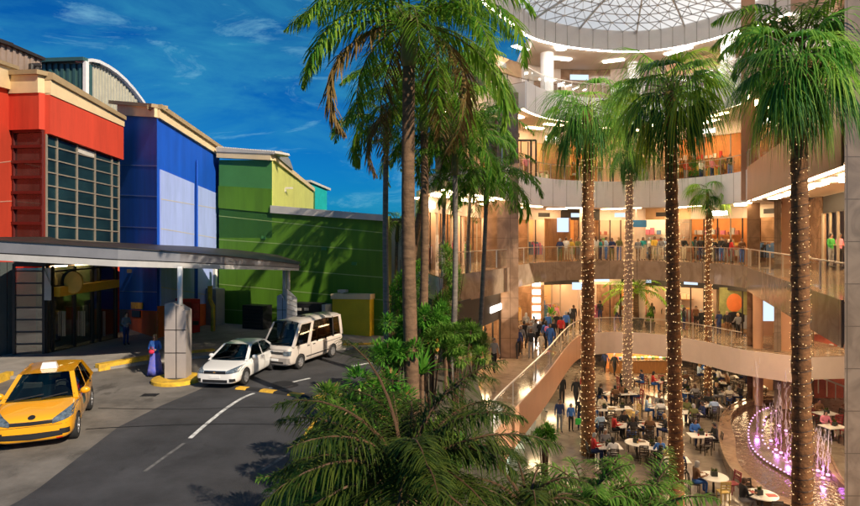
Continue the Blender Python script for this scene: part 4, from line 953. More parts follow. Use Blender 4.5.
def feather(mb, st, r, base, az, el, L, droop, nl, ll, w, sag=1.1, hang=.35, r0=.03, start=.14, twist=0.0, plume=.5):
    pts = rachis(base, az, el, L, droop, 14, twist); st.tube(pts[::2], [lerp(r0, .006, i / (len(pts[::2]) - 1)) for i in range(len(pts[::2]))], 5)
    for k in range(nl):
        t = start + (1 - start) * (k + r.random() * .6) / nl; x = t * 14; i = min(13, int(x)); p = lerp(pts[i], pts[i + 1], x - i); d = (pts[i + 1] - pts[i]).normalized()
        s = d.cross(UPZ)
        if s.length < .05: s = Vector((math.sin(az), -math.cos(az), 0))
        s.normalize(); n = s.cross(d)
        l = ll * (math.sin(math.pi * min(1, .16 + .84 * t)) ** .6) * r.uniform(.8, 1.1) + .08
        for sg in (-1, 1):
            dd = s * sg * r.uniform(.75, 1.0) + d * r.uniform(.45, .8) + n * r.uniform(-.3, plume) - UPZ * hang * r.uniform(.4, 1.2)
            blade(mb, p, dd, l, w * r.uniform(.8, 1.2), sag * r.uniform(.7, 1.3))
def trunk_path(b, t, lean=0.0, n=14, az=0.0):
    return [lerp(b, t, i / n) + Vector((math.cos(az), math.sin(az), 0)) * lean * math.sin(math.pi * i / n) for i in range(n + 1)]
def feather_palm(label, px, Y, ytop, r_trunk, nf, L, ll, seed, group, base_z=0.0, mats=('trunk', 'leaf_palm'), el0=(-.2, 1.25), droop=(1.3, 2.1), nl=44, shaft=True, w=.05, sag=1.1, hang=.35, px0=None, name='palm_tree', dry=0):
    r = random.Random(seed); top = D(px, ytop, Y); b = Vector((((px0 or px) - CX) / F * Y, Y, base_z))
    t = thing(name, label, 'tree', b, group=group)
    path = trunk_path(b, top, r.uniform(-.12, .12)); k = len(path)
    mb = MB(); mb.tube(path, [r_trunk * (1.35 if i == 0 else 1.08 - .25 * i / k) * (1 + .04 * (i % 2)) for i in range(k)], 12); mb.build('trunk', mats[0], t, smooth=True)
    if shaft:
        u = (path[-1] - path[-2]).normalized(); a = path[-1] - u * .2
        mb = MB(); mb.tube([a, a + u * .3, a + u * .9, a + u * 1.6], [r_trunk * .8, r_trunk * 1.25, r_trunk * 1.05, r_trunk * .45], 12); mb.build('crownshaft', 'shaft', t, smooth=True); top = a + u * 1.35
    lf, st, dr = MB(), MB(), MB()
    for i in range(nf):
        f_ = (i + .5) / nf; el = lerp(el0[1], el0[0], f_ ** .9) + r.uniform(-.12, .12); az = i * 2.39996 + r.uniform(-.25, .25)
        target = dr if i >= nf - dry else lf
        feather(target, st, r, top + Vector((math.cos(az), math.sin(az), 0)) * .08, az, el, L * r.uniform(.85, 1.08), r.uniform(*droop), nl, ll, w, sag, hang, twist=r.uniform(-.3, .3))
    cr = lf.build('crown', mats[1], t)
    st.build('leaf_stalk', 'rachis', cr)
    if dr.v: dr.build('dry_fronds', 'leaf_dry', t)
    return t
GP = 'feather palms planted along the street edge'
feather_palm('tallest feather palm with thick mottled trunk, crown at the top of the photo', 409, 18, 62, .21, 28, 4.7, 1.0, 1, GP, el0=(-.35, 1.2), droop=(1.5, 2.3), nl=60, w=.055, sag=1.3, hang=.5, px0=414, dry=4)
feather_palm('feather palm with mid height dense crown just behind the tallest palm', 424, 24, 128, .17, 26, 4.2, .95, 2, GP, droop=(1.3, 2.2), nl=60, hang=.4, px0=420, dry=2)
feather_palm('slender feather palm leaning out over the green hall', 386, 26, 150, .13, 12, 3.2, .75, 3, GP, mats=('trunk_grey', 'leaf_palm'), droop=(1.6, 2.4), nl=40, hang=.6, px0=388)
feather_palm('feather palm with yellowish crown behind the thick trunk', 440, 30, 95, .16, 18, 4.0, .8, 4, GP, mats=('trunk', 'leaf_palm'), nl=40, px0=398)
feather_palm('dark green feather palm close to the mall end pier', 486, 28, 205, .11, 28, 3.0, .7, 5, GP, mats=('trunk_grey', 'leaf_mid'), droop=(1.5, 2.3), nl=36, hang=.5, px0=478)
feather_palm('dark green feather palm left of the mall end pier', 455, 25, 172, .12, 28, 3.1, .72, 6, GP, mats=('trunk_grey', 'leaf_mid'), droop=(1.4, 2.3), nl=38, hang=.5, px0=452)
feather_palm('thin feather palm deep among the shrubs by the shop', 472, 31, 148, .1, 24, 3.4, .7, 7, GP, mats=('trunk_grey', 'leaf_mid'), droop=(1.4, 2.2), nl=34, px0=465)
feather_palm('far feather palm with a small crown against the peach building', 397, 40, 240, .12, 12, 2.2, .5, 8, GP, mats=('trunk_grey', 'leaf_palm'), nl=26, px0=397)
feather_palm('thin feather palm with crown under the second crown', 410, 33, 172, .11, 13, 2.9, .6, 9, GP, mats=('trunk_pale', 'leaf_palm'), nl=32, px0=404)
feather_palm('thin grey trunked feather palm nearest the left wing glass rail', 444, 29, 205, .1, 12, 2.2, .5, 10, GP, mats=('trunk_grey', 'leaf_mid'), nl=28, px0=441)

# fan palms in the atrium, trunks wound with bulbs
def fan_leaf(lf, st, r, hub, az, el, pet, nseg, L, w, sag):
    pp = rachis(hub, az, el, pet, .9 + r.uniform(-.2, .3), 6); st.tube(pp[::2], [.022, .018, .014, .01], 5)
    tip = pp[-1]; d = (pp[-1] - pp[-2]).normalized(); s = d.cross(UPZ)
    s = s.normalized() if s.length > .05 else Vector((math.sin(az), -math.cos(az), 0)); n = s.cross(d)
    for k in range(nseg):
        a = lerp(-1.6, 1.6, k / (nseg - 1)) + r.uniform(-.05, .05)
        dd = d * math.cos(a) + s * math.sin(a) + n * .12
        blade(lf, tip, dd, L * (1 - .22 * abs(a) / 1.6) * r.uniform(.85, 1.1), w, sag * r.uniform(.8, 1.2), 5)
def fan_palm(label, px, Y, base_z, ytop, r0, r1, nf, pet, L, seed, px0=None, lights=True, lit_from=0.0, trunk='trunk_lit', leafm='leaf_fan', nseg=30, w=.058, sag=2.9, el=(1.35, -.85), dead=5):
    r = random.Random(seed); top = D(px, ytop, Y); b = Vector((((px0 or px) - CX) / F * Y, Y, base_z))
    t = thing('fan_palm', label, 'tree', b, group='fan palms standing in the atrium')
    path = trunk_path(b, top, 0, 40); k = len(path)
    mb = MB(); mb.tube(path, [lerp(r0, r1, i / (k - 1)) * (1.09 if i % 2 else .95) for i in range(k)], 14); mb.build('trunk', trunk, t, smooth=True)
    lf, st, dd = MB(), MB(), MB()
    for i in range(nf):
        f_ = (i + .5) / nf; az = i * 2.39996 + r.uniform(-.3, .3)
        lf.mat(r.choice([0, 0, 1, 1, 2]) if f_ < .6 else r.choice([0, 2, 2, 1]))
        fan_leaf(lf, st, r, top + UPZ * r.uniform(-.15, .25) * r0 * 3, az, lerp(el[0], el[1], f_ ** .8), pet * r.uniform(.8, 1.15), nseg, L * r.uniform(.85, 1.1), w, sag)
    for i in range(dead): fan_leaf(dd, st, r, top - UPZ * r.uniform(.2, .6), r.uniform(0, 6.3), -1.1, pet * .6, 14, L * .9, w * .8, 3)
    cr = lf.build('crown', [leafm, 'leaf_fan_light', 'leaf_fan_deep'], t); st.build('leaf_stalk', 'rachis', cr)
    if dead: dd.build('old_fronds', 'leaf_dark', t)
    if lights:
        mb = MB(); H = (top - b).length; turns = H / .36; nb = int(turns * 13)
        for i in range(nb):
            q = (i + r.uniform(-.3, .3)) / nb
            if q < lit_from or q > .925: continue
            a = i * 2 * math.pi / 13 * 1.03 + r.uniform(-.22, .22); c = lerp(b, top, q); rr = lerp(r0, r1, q) + .035
            mb.ball(c + Vector((math.cos(a) * rr, math.sin(a) * rr, r.uniform(-.09, .09))), r.uniform(.009, .0155) * Y / 22, 5, 3)
        stuff(mb.build('string_lights', 'bulb', t))
        nw = int(turns * 12); wv = [lerp(b, top, .925 * i / nw) + Vector((math.cos(i * 2 * math.pi / 12), math.sin(i * 2 * math.pi / 12), r.uniform(-.03, .03))) * 1.0 * (lerp(r0, r1, i / nw) + .028) - Vector((0, 0, 0)) for i in range(nw + 1)]
        mb = MB(); mb.tube(wv, .007, 3, cap=False); mb.build('light_wire', 'black', t)
    return t
fan_palm('light wrapped fan palm left of the atrium with the deep green crown', 588, 31.1, Z0, 110, .36, .26, 34, 1.6, 3.1, 41, px0=588, el=(1.2, -.6))
fan_palm('light wrapped fan palm in the middle with the tallest yellow green crown', 670, 24, Z0, 92, .29, .21, 38, 1.4, 3.0, 42, px0=677, leafm='leaf_fan2', el=(1.5, -.6))
fan_palm('thickest light wrapped fan palm nearest the fountain and the right pier', 798, 17, Z0, 66, .29, .19, 42, 1.1, 2.25, 43, px0=804, el=(1.4, -.8), w=.045)
fan_palm('slim pale trunked fan palm behind the middle one, wrapped only low down', 630, 42.5, Z0, 145, .34, .22, 24, 1.4, 2.3, 44, px0=627, trunk='trunk_pale', leafm='leaf_fan')
fan_palm('slender far fan palm with a small round crown right of the middle', 709, 41.5, Z0, 192, .26, .18, 22, 1.0, 1.5, 45, px0=708, leafm='leaf_fan', el=(1.3, -.4))
# upper feathery fronds on the near palm
feather_palm('arching feather palm rising behind the nearest light wrapped trunk', 802, 19.5, 40, .12, 20, 3.0, .8, 46, 'feather palms inside the atrium', base_z=Z0, mats=('trunk_lit', 'leaf_palm'), el0=(.2, 1.35), droop=(1.4, 2.0), nl=44, hang=.7, shaft=False, px0=802.5)
# bushy palm in a pot on the first floor
pt = thing('potted_palm', 'bushy feather palm in a dark pot behind the first floor rail', 'plant', D(636, 333, 47.5).xy.to_3d() + Vector((0, 0, Z1)))
r = random.Random(51); b = pt.location
mb = MB(); mb.lathe(b, [(.45, 0), (.62, .75), (.62, .8), (.5, .8), (.5, .7), (0, .7)], 18); mb.build('pot', 'pot', pt)
mb = MB(); mb.tube([b + UPZ * .7, b + UPZ * 3.0], [.24, .2], 10); mb.build('trunk', 'trunk', pt, smooth=True)
lf, st = MB(), MB()
for i in range(26): feather(lf, st, r, b + UPZ * 3.0, i * 2.4, lerp(1.3, -.2, i / 26), r.uniform(2.6, 3.3), r.uniform(1.0, 1.7), 30, .55, .06, .8, .2)
cr = lf.build('crown', 'leaf_palm', pt); st.build('leaf_stalk', 'rachis', cr)
for px, py, s, lab in ((650, 330, .5, 'small green shrub in a dark pot right of the bushy palm'), (551, 318, .8, 'leafy green plant by the lit shop front at the far left of the first floor'), (694, 176, .9, 'round green shrub behind the third floor rail')):
    z = Z1 if py > 250 else Z3
    b = Vector(((px - CX) / F * 47, 47, z)); t = thing('potted_plant', lab, 'plant', b)
    mb = MB(); mb.lathe(b, [(.3, 0), (.42, .6), (.36, .6), (0, .55)], 14); mb.build('pot', 'pot', t)
    lf = MB()
    for i in range(160):
        d = Vector((r.gauss(0, 1), r.gauss(0, 1), r.gauss(.4, 1))).normalized(); blade(lf, b + UPZ * (.7 + s * .5) + d * s * .35, d, s * .6, .07, .5)
    lf.build('foliage', 'leaf_shrub', t)
# planting along the street edge
def shrub(label, px, Y, py, w, h, n, seed, m='leaf_shrub', ll=.35, lw=.09, name='shrub', flower=0, base=0.0, group=None):
    r = random.Random(seed); c = Vector(((px - CX) / F * Y, Y, base)); zc = CZ - (py - HY) / F * Y
    t = thing(name, label, 'shrub', c, group=group); lf, st, fl = MB(), MB(), MB()
    for i in range(9):
        a, rr = r.uniform(0, 6.3), r.uniform(.2, .8) * w; st.tube([c + Vector((math.cos(a) * .1, math.sin(a) * .1, 0)), Vector((c.x + math.cos(a) * rr * .6, c.y + math.sin(a) * rr * .6, base + (zc - base) * .7)), Vector((c.x + math.cos(a) * rr, c.y + math.sin(a) * rr, zc + r.uniform(-.3, .8) * h))], [.04, .025, .01], 5)
    lob = [Vector((r.gauss(0, .42) * w, r.gauss(0, .42) * w, r.gauss(0, .4) * h)) for _ in range(11)]
    for i in range(n):
        o = r.choice(lob); d = Vector((r.gauss(0, 1), r.gauss(0, 1), r.gauss(.15, 1))).normalized()
        p = Vector((c.x, c.y, zc)) + o + Vector((d.x * w * .38, d.y * w * .38, d.z * h * .38)) * r.uniform(.5, 1.0)
        if p.z < base + .05: continue
        blade(fl if r.random() < flower else lf, p, d + Vector((0, 0, .25)), ll * r.uniform(.6, 1.3), lw * r.uniform(.7, 1.3), 1.0)
    st.build('stem', 'rachis_brown', t); lf.build('foliage', m, t)
    if fl.v: fl.build('blossom', 'flower', t)
    return t
GS = 'shrubs planted below the street palms'
for args in (
    ('bright green shrub left of the thick palm trunk', 398, 22, 333, .7, .8, 3600, 61, 'leaf_shrub', .17, .045),
    ('bright green shrub right of the thick palm trunk', 430, 21, 328, .7, 1.1, 4000, 62, 'leaf_shrub', .17, .045),
    ('tall pale leaved shrub between the slender trunks', 447, 27, 300, 1.0, 1.8, 5000, 63, 'leaf_fern', .22, .04),
    ('dark shrub at the foot of the slender trunks by the shop', 474, 26, 336, 1.0, .9, 4500, 64, 'leaf_fern', .2, .04),
    ('small shrub in front of the peach building', 407, 30, 285, 1.1, 2.0, 4500, 65, 'leaf_shrub', .2, .05),
    ('low dense shrub between the road and the thick trunk', 392, 18, 356, .7, .6, 2600, 66, 'leaf_shrub', .16, .04),
    ('green shrub hanging over the glass walkway at the left shop', 458, 20, 340, .8, .7, 4500, 67, 'leaf_fern', .16, .035)):
    shrub(*args[:9], ll=args[9], lw=args[10], group=GS)
shrub('shrub with pale orange blossom beside the yellow road line', 345, 14.6, 424, .9, .7, 3600, 68, m='leaf_fern', ll=.18, lw=.035, flower=.07, group=GS)
shrub('feathery bright green shrub at the bottom left of the planting', 335, 11.2, 480, .9, .65, 4200, 69, m='leaf_fern', ll=.2, lw=.025, group=GS)
shrub('dense green shrub with orange blossom in front of the big arching palm', 385, 12.4, 405, .7, .6, 2400, 70, m='leaf_shrub', ll=.18, lw=.04, flower=.05, group=GS)
shrub('low blossom shrub below the arching palm fronds', 432, 12.5, 444, .9, .7, 2400, 71, m='leaf_fern', ll=.18, lw=.035, flower=.05, group=GS)
for k, (px, Y, py, n_, lab) in enumerate(((384, 20.5, 350, 14, 'broad drooping leaves by the road under the thin grey trunk'), (422, 19, 356, 16, 'tall strap leaves in front of the thick trunk'), (446, 23, 335, 14, 'strap leaved plant between two thin trunks'))):
    r = random.Random(200 + k); b = D(px, py, Y); t = thing('strap_plant', lab, 'plant', (b.x, b.y, 0)); lf = MB()
    for i in range(n_ * 3): a = r.uniform(0, 6.3); e = r.uniform(.5, 1.4); blade(lf, Vector((b.x, b.y, b.z - .6)), Vector((math.cos(a) * math.cos(e), math.sin(a) * math.cos(e), math.sin(e))), r.uniform(.8, 1.5), .13, 1.2, 6)
    lf.build('foliage', 'leaf_shrub', t); mb = MB(); mb.tube([Vector((b.x, b.y, 0)), Vector((b.x, b.y, b.z - .55))], [.09, .06], 7); mb.build('stem', 'trunk', t)
# big arching palm in front
def low_palm(label, px, Y, py, nf, L, ll, seed, m, azs=None, el=(1.25, -.1), droop=(1.0, 1.7), nl=84, w=.022, sag=1.3, hang=.3, base=0.0, r0=.035):
    r = random.Random(seed); top = D(px, py, Y); b = Vector((top.x, top.y, base)); t = thing('low_palm', label, 'plant', b)
    mb = MB(); mb.tube([b, lerp(b, top, .5), top], [.24, .2, .22], 12); mb.build('trunk', 'trunk', t, smooth=True)
    lf, st = MB(), MB()
    for i in range(nf):
        az = azs[i % len(azs)] + r.uniform(-.2, .2) if azs else i * 2.4 + r.uniform(-.3, .3)
        feather(lf, st, r, top, az, lerp(el[0], el[1], (i + .5) / nf) + r.uniform(-.1, .1), L * r.uniform(.8, 1.1), r.uniform(*droop), nl, ll, w, sag, hang, r0, twist=r.uniform(-.35, .35), plume=.6)
    cr = lf.build('crown', m, t); st.build('leaf_stalk', 'rachis_brown', cr); return t
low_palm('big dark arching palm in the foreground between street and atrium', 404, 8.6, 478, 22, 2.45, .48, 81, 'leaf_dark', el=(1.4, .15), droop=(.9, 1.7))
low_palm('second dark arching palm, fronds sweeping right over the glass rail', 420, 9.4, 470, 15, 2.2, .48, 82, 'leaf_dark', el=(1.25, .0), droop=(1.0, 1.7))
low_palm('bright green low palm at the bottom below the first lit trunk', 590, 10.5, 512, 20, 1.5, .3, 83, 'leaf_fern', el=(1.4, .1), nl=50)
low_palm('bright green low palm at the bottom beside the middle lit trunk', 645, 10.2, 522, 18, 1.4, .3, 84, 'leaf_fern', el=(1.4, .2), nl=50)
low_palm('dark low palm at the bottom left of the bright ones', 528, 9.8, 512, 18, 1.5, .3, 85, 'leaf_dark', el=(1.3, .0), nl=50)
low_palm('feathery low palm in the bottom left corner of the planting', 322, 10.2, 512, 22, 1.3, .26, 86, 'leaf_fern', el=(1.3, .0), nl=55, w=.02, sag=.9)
# ------------------------------------------------------------------ vehicles: forward is -y, ground at z = 0
def smooth_mesh(mb, mats, levels=2, cut=None):
    me = bpy.data.meshes.new('tmp'); me.from_pydata(mb.v, [], mb.f)
    for m in mats: me.materials.append(M[m] if isinstance(m, str) else m)
    me.polygons.foreach_set('material_index', mb.m); me.update()
    o = bpy.data.objects.new('tmp', me); COL.objects.link(o)
    bm = bmesh.new(); bm.from_mesh(me); bmesh.ops.remove_doubles(bm, verts=bm.verts, dist=1e-5); bmesh.ops.recalc_face_normals(bm, faces=bm.faces); bm.to_mesh(me); bm.free()
    if levels:
        s = o.modifiers.new('s', 'SUBSURF'); s.levels = levels; s.render_levels = levels
    cutter = None
    if cut:
        cm = bpy.data.meshes.new('cut'); cm.from_pydata(cut.v, [], cut.f); cm.materials.append(M['black']); cm.update(); cutter = bpy.data.objects.new('cut', cm); COL.objects.link(cutter)
        bm = bmesh.new(); bm.from_mesh(cm); bmesh.ops.recalc_face_normals(bm, faces=bm.faces); bm.to_mesh(cm); bm.free()
        b = o.modifiers.new('b', 'BOOLEAN'); b.operation = 'DIFFERENCE'; b.object = cutter; b.solver = 'EXACT'; b.material_mode = 'TRANSFER'
    bpy.context.view_layer.update()
    dg = bpy.context.evaluated_depsgraph_get(); res = bpy.data.meshes.new_from_object(o.evaluated_get(dg))
    bpy.data.objects.remove(o)
    if cutter: bpy.data.objects.remove(cutter)
    res.polygons.foreach_set('use_smooth', [True] * len(res.polygons)); return res
def vehicle(name, label, loc, rz, sc, paint, st, cab, wheels, wr, extra, roofpaint=None):
    """st: body sections (y, half width, deck height, underside); cab: belt and roof outline"""
    t = thing(name, label, {'delivery_van': 'van'}.get(name, 'car'), loc, rz, world=False); t.scale = (sc, sc, sc)
    mb = MB(); rows = []
    for (y, w, zt, zb) in st:
        h = zt - zb
        half = [(0, zt + .025), (w * .5, zt + .02), (w * .84, zt), (w * .955, zt - .06 * min(1, h)), (w, zb + h * .62), (w * 1.0, zb + h * .36), (w * .97, zb + .1), (w * .86, zb), (0, zb)]
        ring = half + [(-x, z) for x, z in half[-2:0:-1]]; rows.append([Vector((x, y, z)) for x, z in ring])
    n = len(rows[0])
    for a in rows: mb.v += [tuple(v) for v in a]
    for i in range(len(rows) - 1):
        for j in range(n): mb.f.append((i * n + j, i * n + (j + 1) % n, (i + 1) * n + (j + 1) % n, (i + 1) * n + j)); mb.m.append(0)
    for i in (0, len(rows) - 1):                     # close front and rear with quads across
        h = n // 2
        for j in range(h):
            a, b, c, d = i * n + j, i * n + j + 1, i * n + (n - j - 1) % n, i * n + (n - j) % n
            f = [a, b, c] if j == 0 else ([a, b, d] if b == c else [a, b, c, d])
            f = list(dict.fromkeys(f)); 
            if len(f) > 2: mb.f.append(tuple(f if i == 0 else f[::-1])); mb.m.append(0)
    cut = MB()
    W = max(s[1] for s in st)
    for y in wheels:
        for s in (-1, 1): cut.lathe((0, 0, 0), [(wr * 1.13, -.16), (wr * 1.13, .3)], 26, Matrix.Translation((s * W, y, wr * .98)) @ Matrix.Rotation(rad(90) * s, 4, 'Y') @ Matrix.Rotation(math.pi, 4, 'X'))
    me = smooth_mesh(mb, [paint], 2, cut); body = link('body', me, t)
    # greenhouse
    (yb0, yr0, yr1, yb1, wb, wr_, zb, zr, nose, bow) = cab
    G = mat_glass = M['car_glass']
    lo = lambda f_, s, k=0.0: Vector((s * (wb - .03 * k), lerp(yb0, yb1, f_), zb)); hi = lambda f_, s: Vector((s * wr_, lerp(yr0, yr1, f_), zr))
    ins = MB(); ins.solid([lo(0, -1) + Vector((.04, .05, .03)), lo(0, 1) + Vector((-.04, .05, .03)), lo(1, 1) + Vector((-.04, -.05, .03)), lo(1, -1) + Vector((.04, -.05, .03))], [lo(0, -1) + Vector((.05, .06, .06)), lo(0, 1) + Vector((-.05, .06, .06)), lo(1, 1) + Vector((-.05, -.06, .06)), lo(1, -1) + Vector((.05, -.06, .06))])
    ins.build('interior', 'car_interior', t); H = zr - zb
    rows_ = [lerp(yr0, yr1, .2)] + [lerp(yr0, yr1, f_) for f_ in extra.get('rows', (.75,))]
    for ry in rows_:
        for x in (-.36, .36):
            se = MB(); se.solid([Vector((x + dx, ry + dy, zb + .02)) for dx, dy in ((-.22, -.05), (.22, -.05), (.22, .1), (-.22, .1))], [Vector((x + dx, ry + .1 + dy, zb + H * .5)) for dx, dy in ((-.2, -.04), (.2, -.04), (.2, .06), (-.2, .06))]); se.box(x - .11, ry + .1, zb + H * .53, x + .11, ry + .18, zb + H * .78); se.build('seat', 'car_seat', t)
    sw = MB(); sw.lathe((0, 0, 0), [(.17, -.012), (.19, 0), (.17, .012), (.15, 0)], 20, Matrix.Translation((.36, lerp(yb0, yr0, .75) + .12, zb + .1)) @ Matrix.Rotation(rad(65), 4, 'X'), cap=False); sw.build('steering_wheel', 'black', t)
    def curved(a0, a1, b0, b1, bulge, nu=8, nv=5):
        g = MB(); idx = []
        for i in range(nu + 1):
            for j in range(nv + 1):
                u, v = i / nu, j / nv; p = lerp(lerp(a0, a1, u), lerp(b0, b1, u), v) + bulge * (4 * u * (1 - u)) ; g.v.append(tuple(p))
        for i in range(nu):
            for j in range(nv): g.f.append((i * (nv + 1) + j, (i + 1) * (nv + 1) + j, (i + 1) * (nv + 1) + j + 1, i * (nv + 1) + j + 1)); g.m.append(0)
        return g
    curved(lo(0, -1), lo(0, 1), hi(0, -1), hi(0, 1), Vector((0, -bow, 0))).build('windscreen', G, t, smooth=True)
    curved(lo(1, -1), lo(1, 1), hi(1, -1), hi(1, 1), Vector((0, bow * .7, 0))).build('rear_window', G, t, smooth=True)
    for s in (-1, 1):
        k = Vector((s * .012, 0, 0)); curved(lo(0, s) + k, lo(1, s) + k, hi(0, s) + k, hi(1, s) + k, Vector((s * .02, 0, 0))).build('side_window', G, t, smooth=True)
    rf = MB(); nu, nv = 10, 10                        # roof skin with crown
    for i in range(nu + 1):
        for j in range(nv + 1):
            u, v = i / nu, j / nv; x = lerp(-wr_ - .012, wr_ + .012, u); y = lerp(yr0, yr1, v) + (-bow if True else 0) * (4 * u * (1 - u)) * (1 - v) + bow * .7 * (4 * u * (1 - u)) * v
            rf.v.append((x, y, zr - .015 + nose * (1 - (2 * u - 1) ** 4) * (.55 + .45 * math.sin(math.pi * min(1, v * .9 + .1)))))
    for i in range(nu):
        for j in range(nv): rf.f.append((i * (nv + 1) + j, (i + 1) * (nv + 1) + j, (i + 1) * (nv + 1) + j + 1, i * (nv + 1) + j + 1)); rf.m.append(0)
    rf = rf.build('roof', roofpaint or paint, t, smooth=True)
    def side_panel(f0, f1, s, o0, o1):
        k0, k1 = Vector((s * o0, 0, 0)), Vector((s * o1, 0, 0)); m = MB()
        A, B = [lo(f0, s), lo(f1, s), hi(f1, s), hi(f0, s)], []
        dn = (A[0] - A[3]) * .06; A[0], A[1] = A[0] + dn, A[1] + (A[1] - A[2]) * .06
        m.solid([p + k0 for p in A], [p + k1 for p in A]); return m
    for s in (-1, 1):
        for f0, f1 in extra['pillars']: side_panel(f0, f1, s, .004, .034).build('pillar', paint, t)
        m = MB(); k = Vector((s * .012, -.012, 0)); i_ = Vector((-s * .07, -.012 - bow * .16, 0)); up = hi(0, s) - lo(0, s)
        m.solid([lo(0, s) + k - up * .04, lo(0, s) + i_ - up * .04, hi(0, s) + i_, hi(0, s) + k], [p + Vector((0, .03, -.02)) for p in (lo(0, s) + k - up * .04, lo(0, s) + i_ - up * .04, hi(0, s) + i_, hi(0, s) + k)]); m.build('windscreen_pillar', paint, t)
        for f_ in extra.get('dark_pillars', ()): side_panel(f_ - .012, f_ + .012, s, .004, .03).build('window_bar', 'black', t)
        m = MB(); k = Vector((s * .006, .03, -.035)); m.bar(hi(0, s) + k, hi(1, s) + k, .05, .06); m.build('roof_rail', paint, t)
    # wheels
    tyre = MB(); tyre.lathe((0, 0, 0), [(wr * .62, -.1), (wr * .92, -.105), (wr, -.07), (wr, .07), (wr * .92, .105), (wr * .62, .1)], 28, cap=False)
    rim = MB(); rim.lathe((0, 0, 0), [(wr * .66, .0), (wr * .66, .1), (wr * .6, .09), (wr * .58, .035), (0, .03)], 24)
    for q in range(7):
        a = q * 2 * math.pi / 7; rim.bar((0, 0, .055), (math.cos(a) * wr * .6, math.sin(a) * wr * .6, .085), .07, .03)
    rim.lathe((0, 0, 0), [(.07, .03), (.06, .09), (0, .1)], 12)
    tm = rm = None
    for y in wheels:
        for s in (-1, 1):
            e = bpy.data.objects.new('wheel', None); COL.objects.link(e); e.parent = t; e.location = (s * (W - .11), y, wr); e.rotation_euler = (0, rad(90) * s, 0)
            if tm is None: tm = tyre.build('tyre', 'rubber', e, smooth=True); rm = rim.build('rim', 'rim', e)
            else:
                for src in (tm, rm): c = src.copy(); COL.objects.link(c); c.parent = e
    from mathutils.bvhtree import BVHTree
    bv = BVHTree.FromPolygons([v.co for v in me.vertices], [tuple(p.vertices) for p in me.polygons])
    def front(name, m, x0, x1, bot, top, off_=.012, nx=12, nz=4, side=None):
        """a thin patch lying on the body skin, seen from the front (or from +x / -x)"""
        mb = MB(); V = []
        for i in range(nx + 1):
            u = lerp(x0, x1, i / nx); zb_, zt_ = (bot(u) if callable(bot) else bot), (top(u) if callable(top) else top)
            for j in range(nz + 1):
                z = lerp(zb_, zt_, j / nz); o_, d_ = (Vector((u, -6, z)), Vector((0, 1, 0))) if side is None else (Vector((side * 4, u, z)), Vector((-side, 0, 0)))
                h = bv.ray_cast(o_, d_); q = (h[0] if h[0] is not None else o_ + d_ * (6 + st[0][0] if side is None else 4 - W)) - d_ * off_; V.append(q)
        n1 = nz + 1; k = len(V); inn = [v + (Vector((0, .05, 0)) if side is None else Vector((-side * .05, 0, 0))) for v in V]
        fs = [(i * n1 + j, (i + 1) * n1 + j, (i + 1) * n1 + j + 1, i * n1 + j + 1) for i in range(nx) for j in range(nz)]
        edge = [i * n1 for i in range(nx + 1)] + [nx * n1 + j for j in range(1, n1)] + [i * n1 + nz for i in range(nx - 1, -1, -1)] + [j for j in range(nz - 1, 0, -1)]
        mb.add(V + inn, fs + [(edge[i], edge[(i + 1) % len(edge)], edge[(i + 1) % len(edge)] + k, edge[i] + k) for i in range(len(edge))])
        return mb.build(name, m, t, smooth=False)
    t_front[t.name] = front
    return t, body
t_front = {}
M['car_seat'] = mat('car seat', (.07, .065, .06), .9)
def tinted(name, tint):
    m, nt, out = nodes(name); t = nt.nodes.new('ShaderNodeBsdfTransparent'); t.inputs[0].default_value = rgb(tint); g = nt.nodes.new('ShaderNodeBsdfGlossy'); g.inputs['Roughness'].default_value = .03
    fz = nt.nodes.new('ShaderNodeFresnel'); fz.inputs[0].default_value = 1.7; mx = nt.nodes.new('ShaderNodeMixShader'); nt.links.new(fz.outputs[0], mx.inputs[0]); nt.links.new(t.outputs[0], mx.inputs[1]); nt.links.new(g.outputs[0], mx.inputs[2]); nt.links.new(mx.outputs[0], out.inputs[0]); return m
M['car_glass'] = tinted('car glass', (.42, .5, .5))
M['car_interior'] = mat('car interior', (.01, .01, .011), .9)
M['rim'] = mat('alloy', (.5, .5, .52), .3, .7)
M['headlamp'] = mat('headlamp glass', (.1, .13, .16), .06, spec=1.0, var=.7, scale=9)
M['chrome'] = mat('chrome', (.75, .75, .77), .12, 1.0)
def carpaint(n, c): return mat(n, c, .28, 0, var=.02, coat=1.0)
def bits(t, parts):
    for name, m, fn in parts: mb = MB(); fn(mb); mb.build(name, m, t, smooth=name in ('headlight', 'mirror', 'emblem', 'fog_lamp'))
def rotx(a, loc): return Matrix.Translation(loc) @ a
def lens(c, r, rz, rx=0.0): return lambda mb: mb.ball(c, r, 14, 8, Matrix.Rotation(rz, 4, 'Z') @ Matrix.Rotation(rx, 4, 'X'))
def mirror(s, w, y, z, big=1): 
    def f_(mb): mb.ball((s * (w + .1), y, z), (.12 * big, .07, .085 * big), 12, 7); mb.bar((s * (w - .03), y + .02, z - .04), (s * (w + .06), y + .01, z - .02), .05, .04)
    return f_
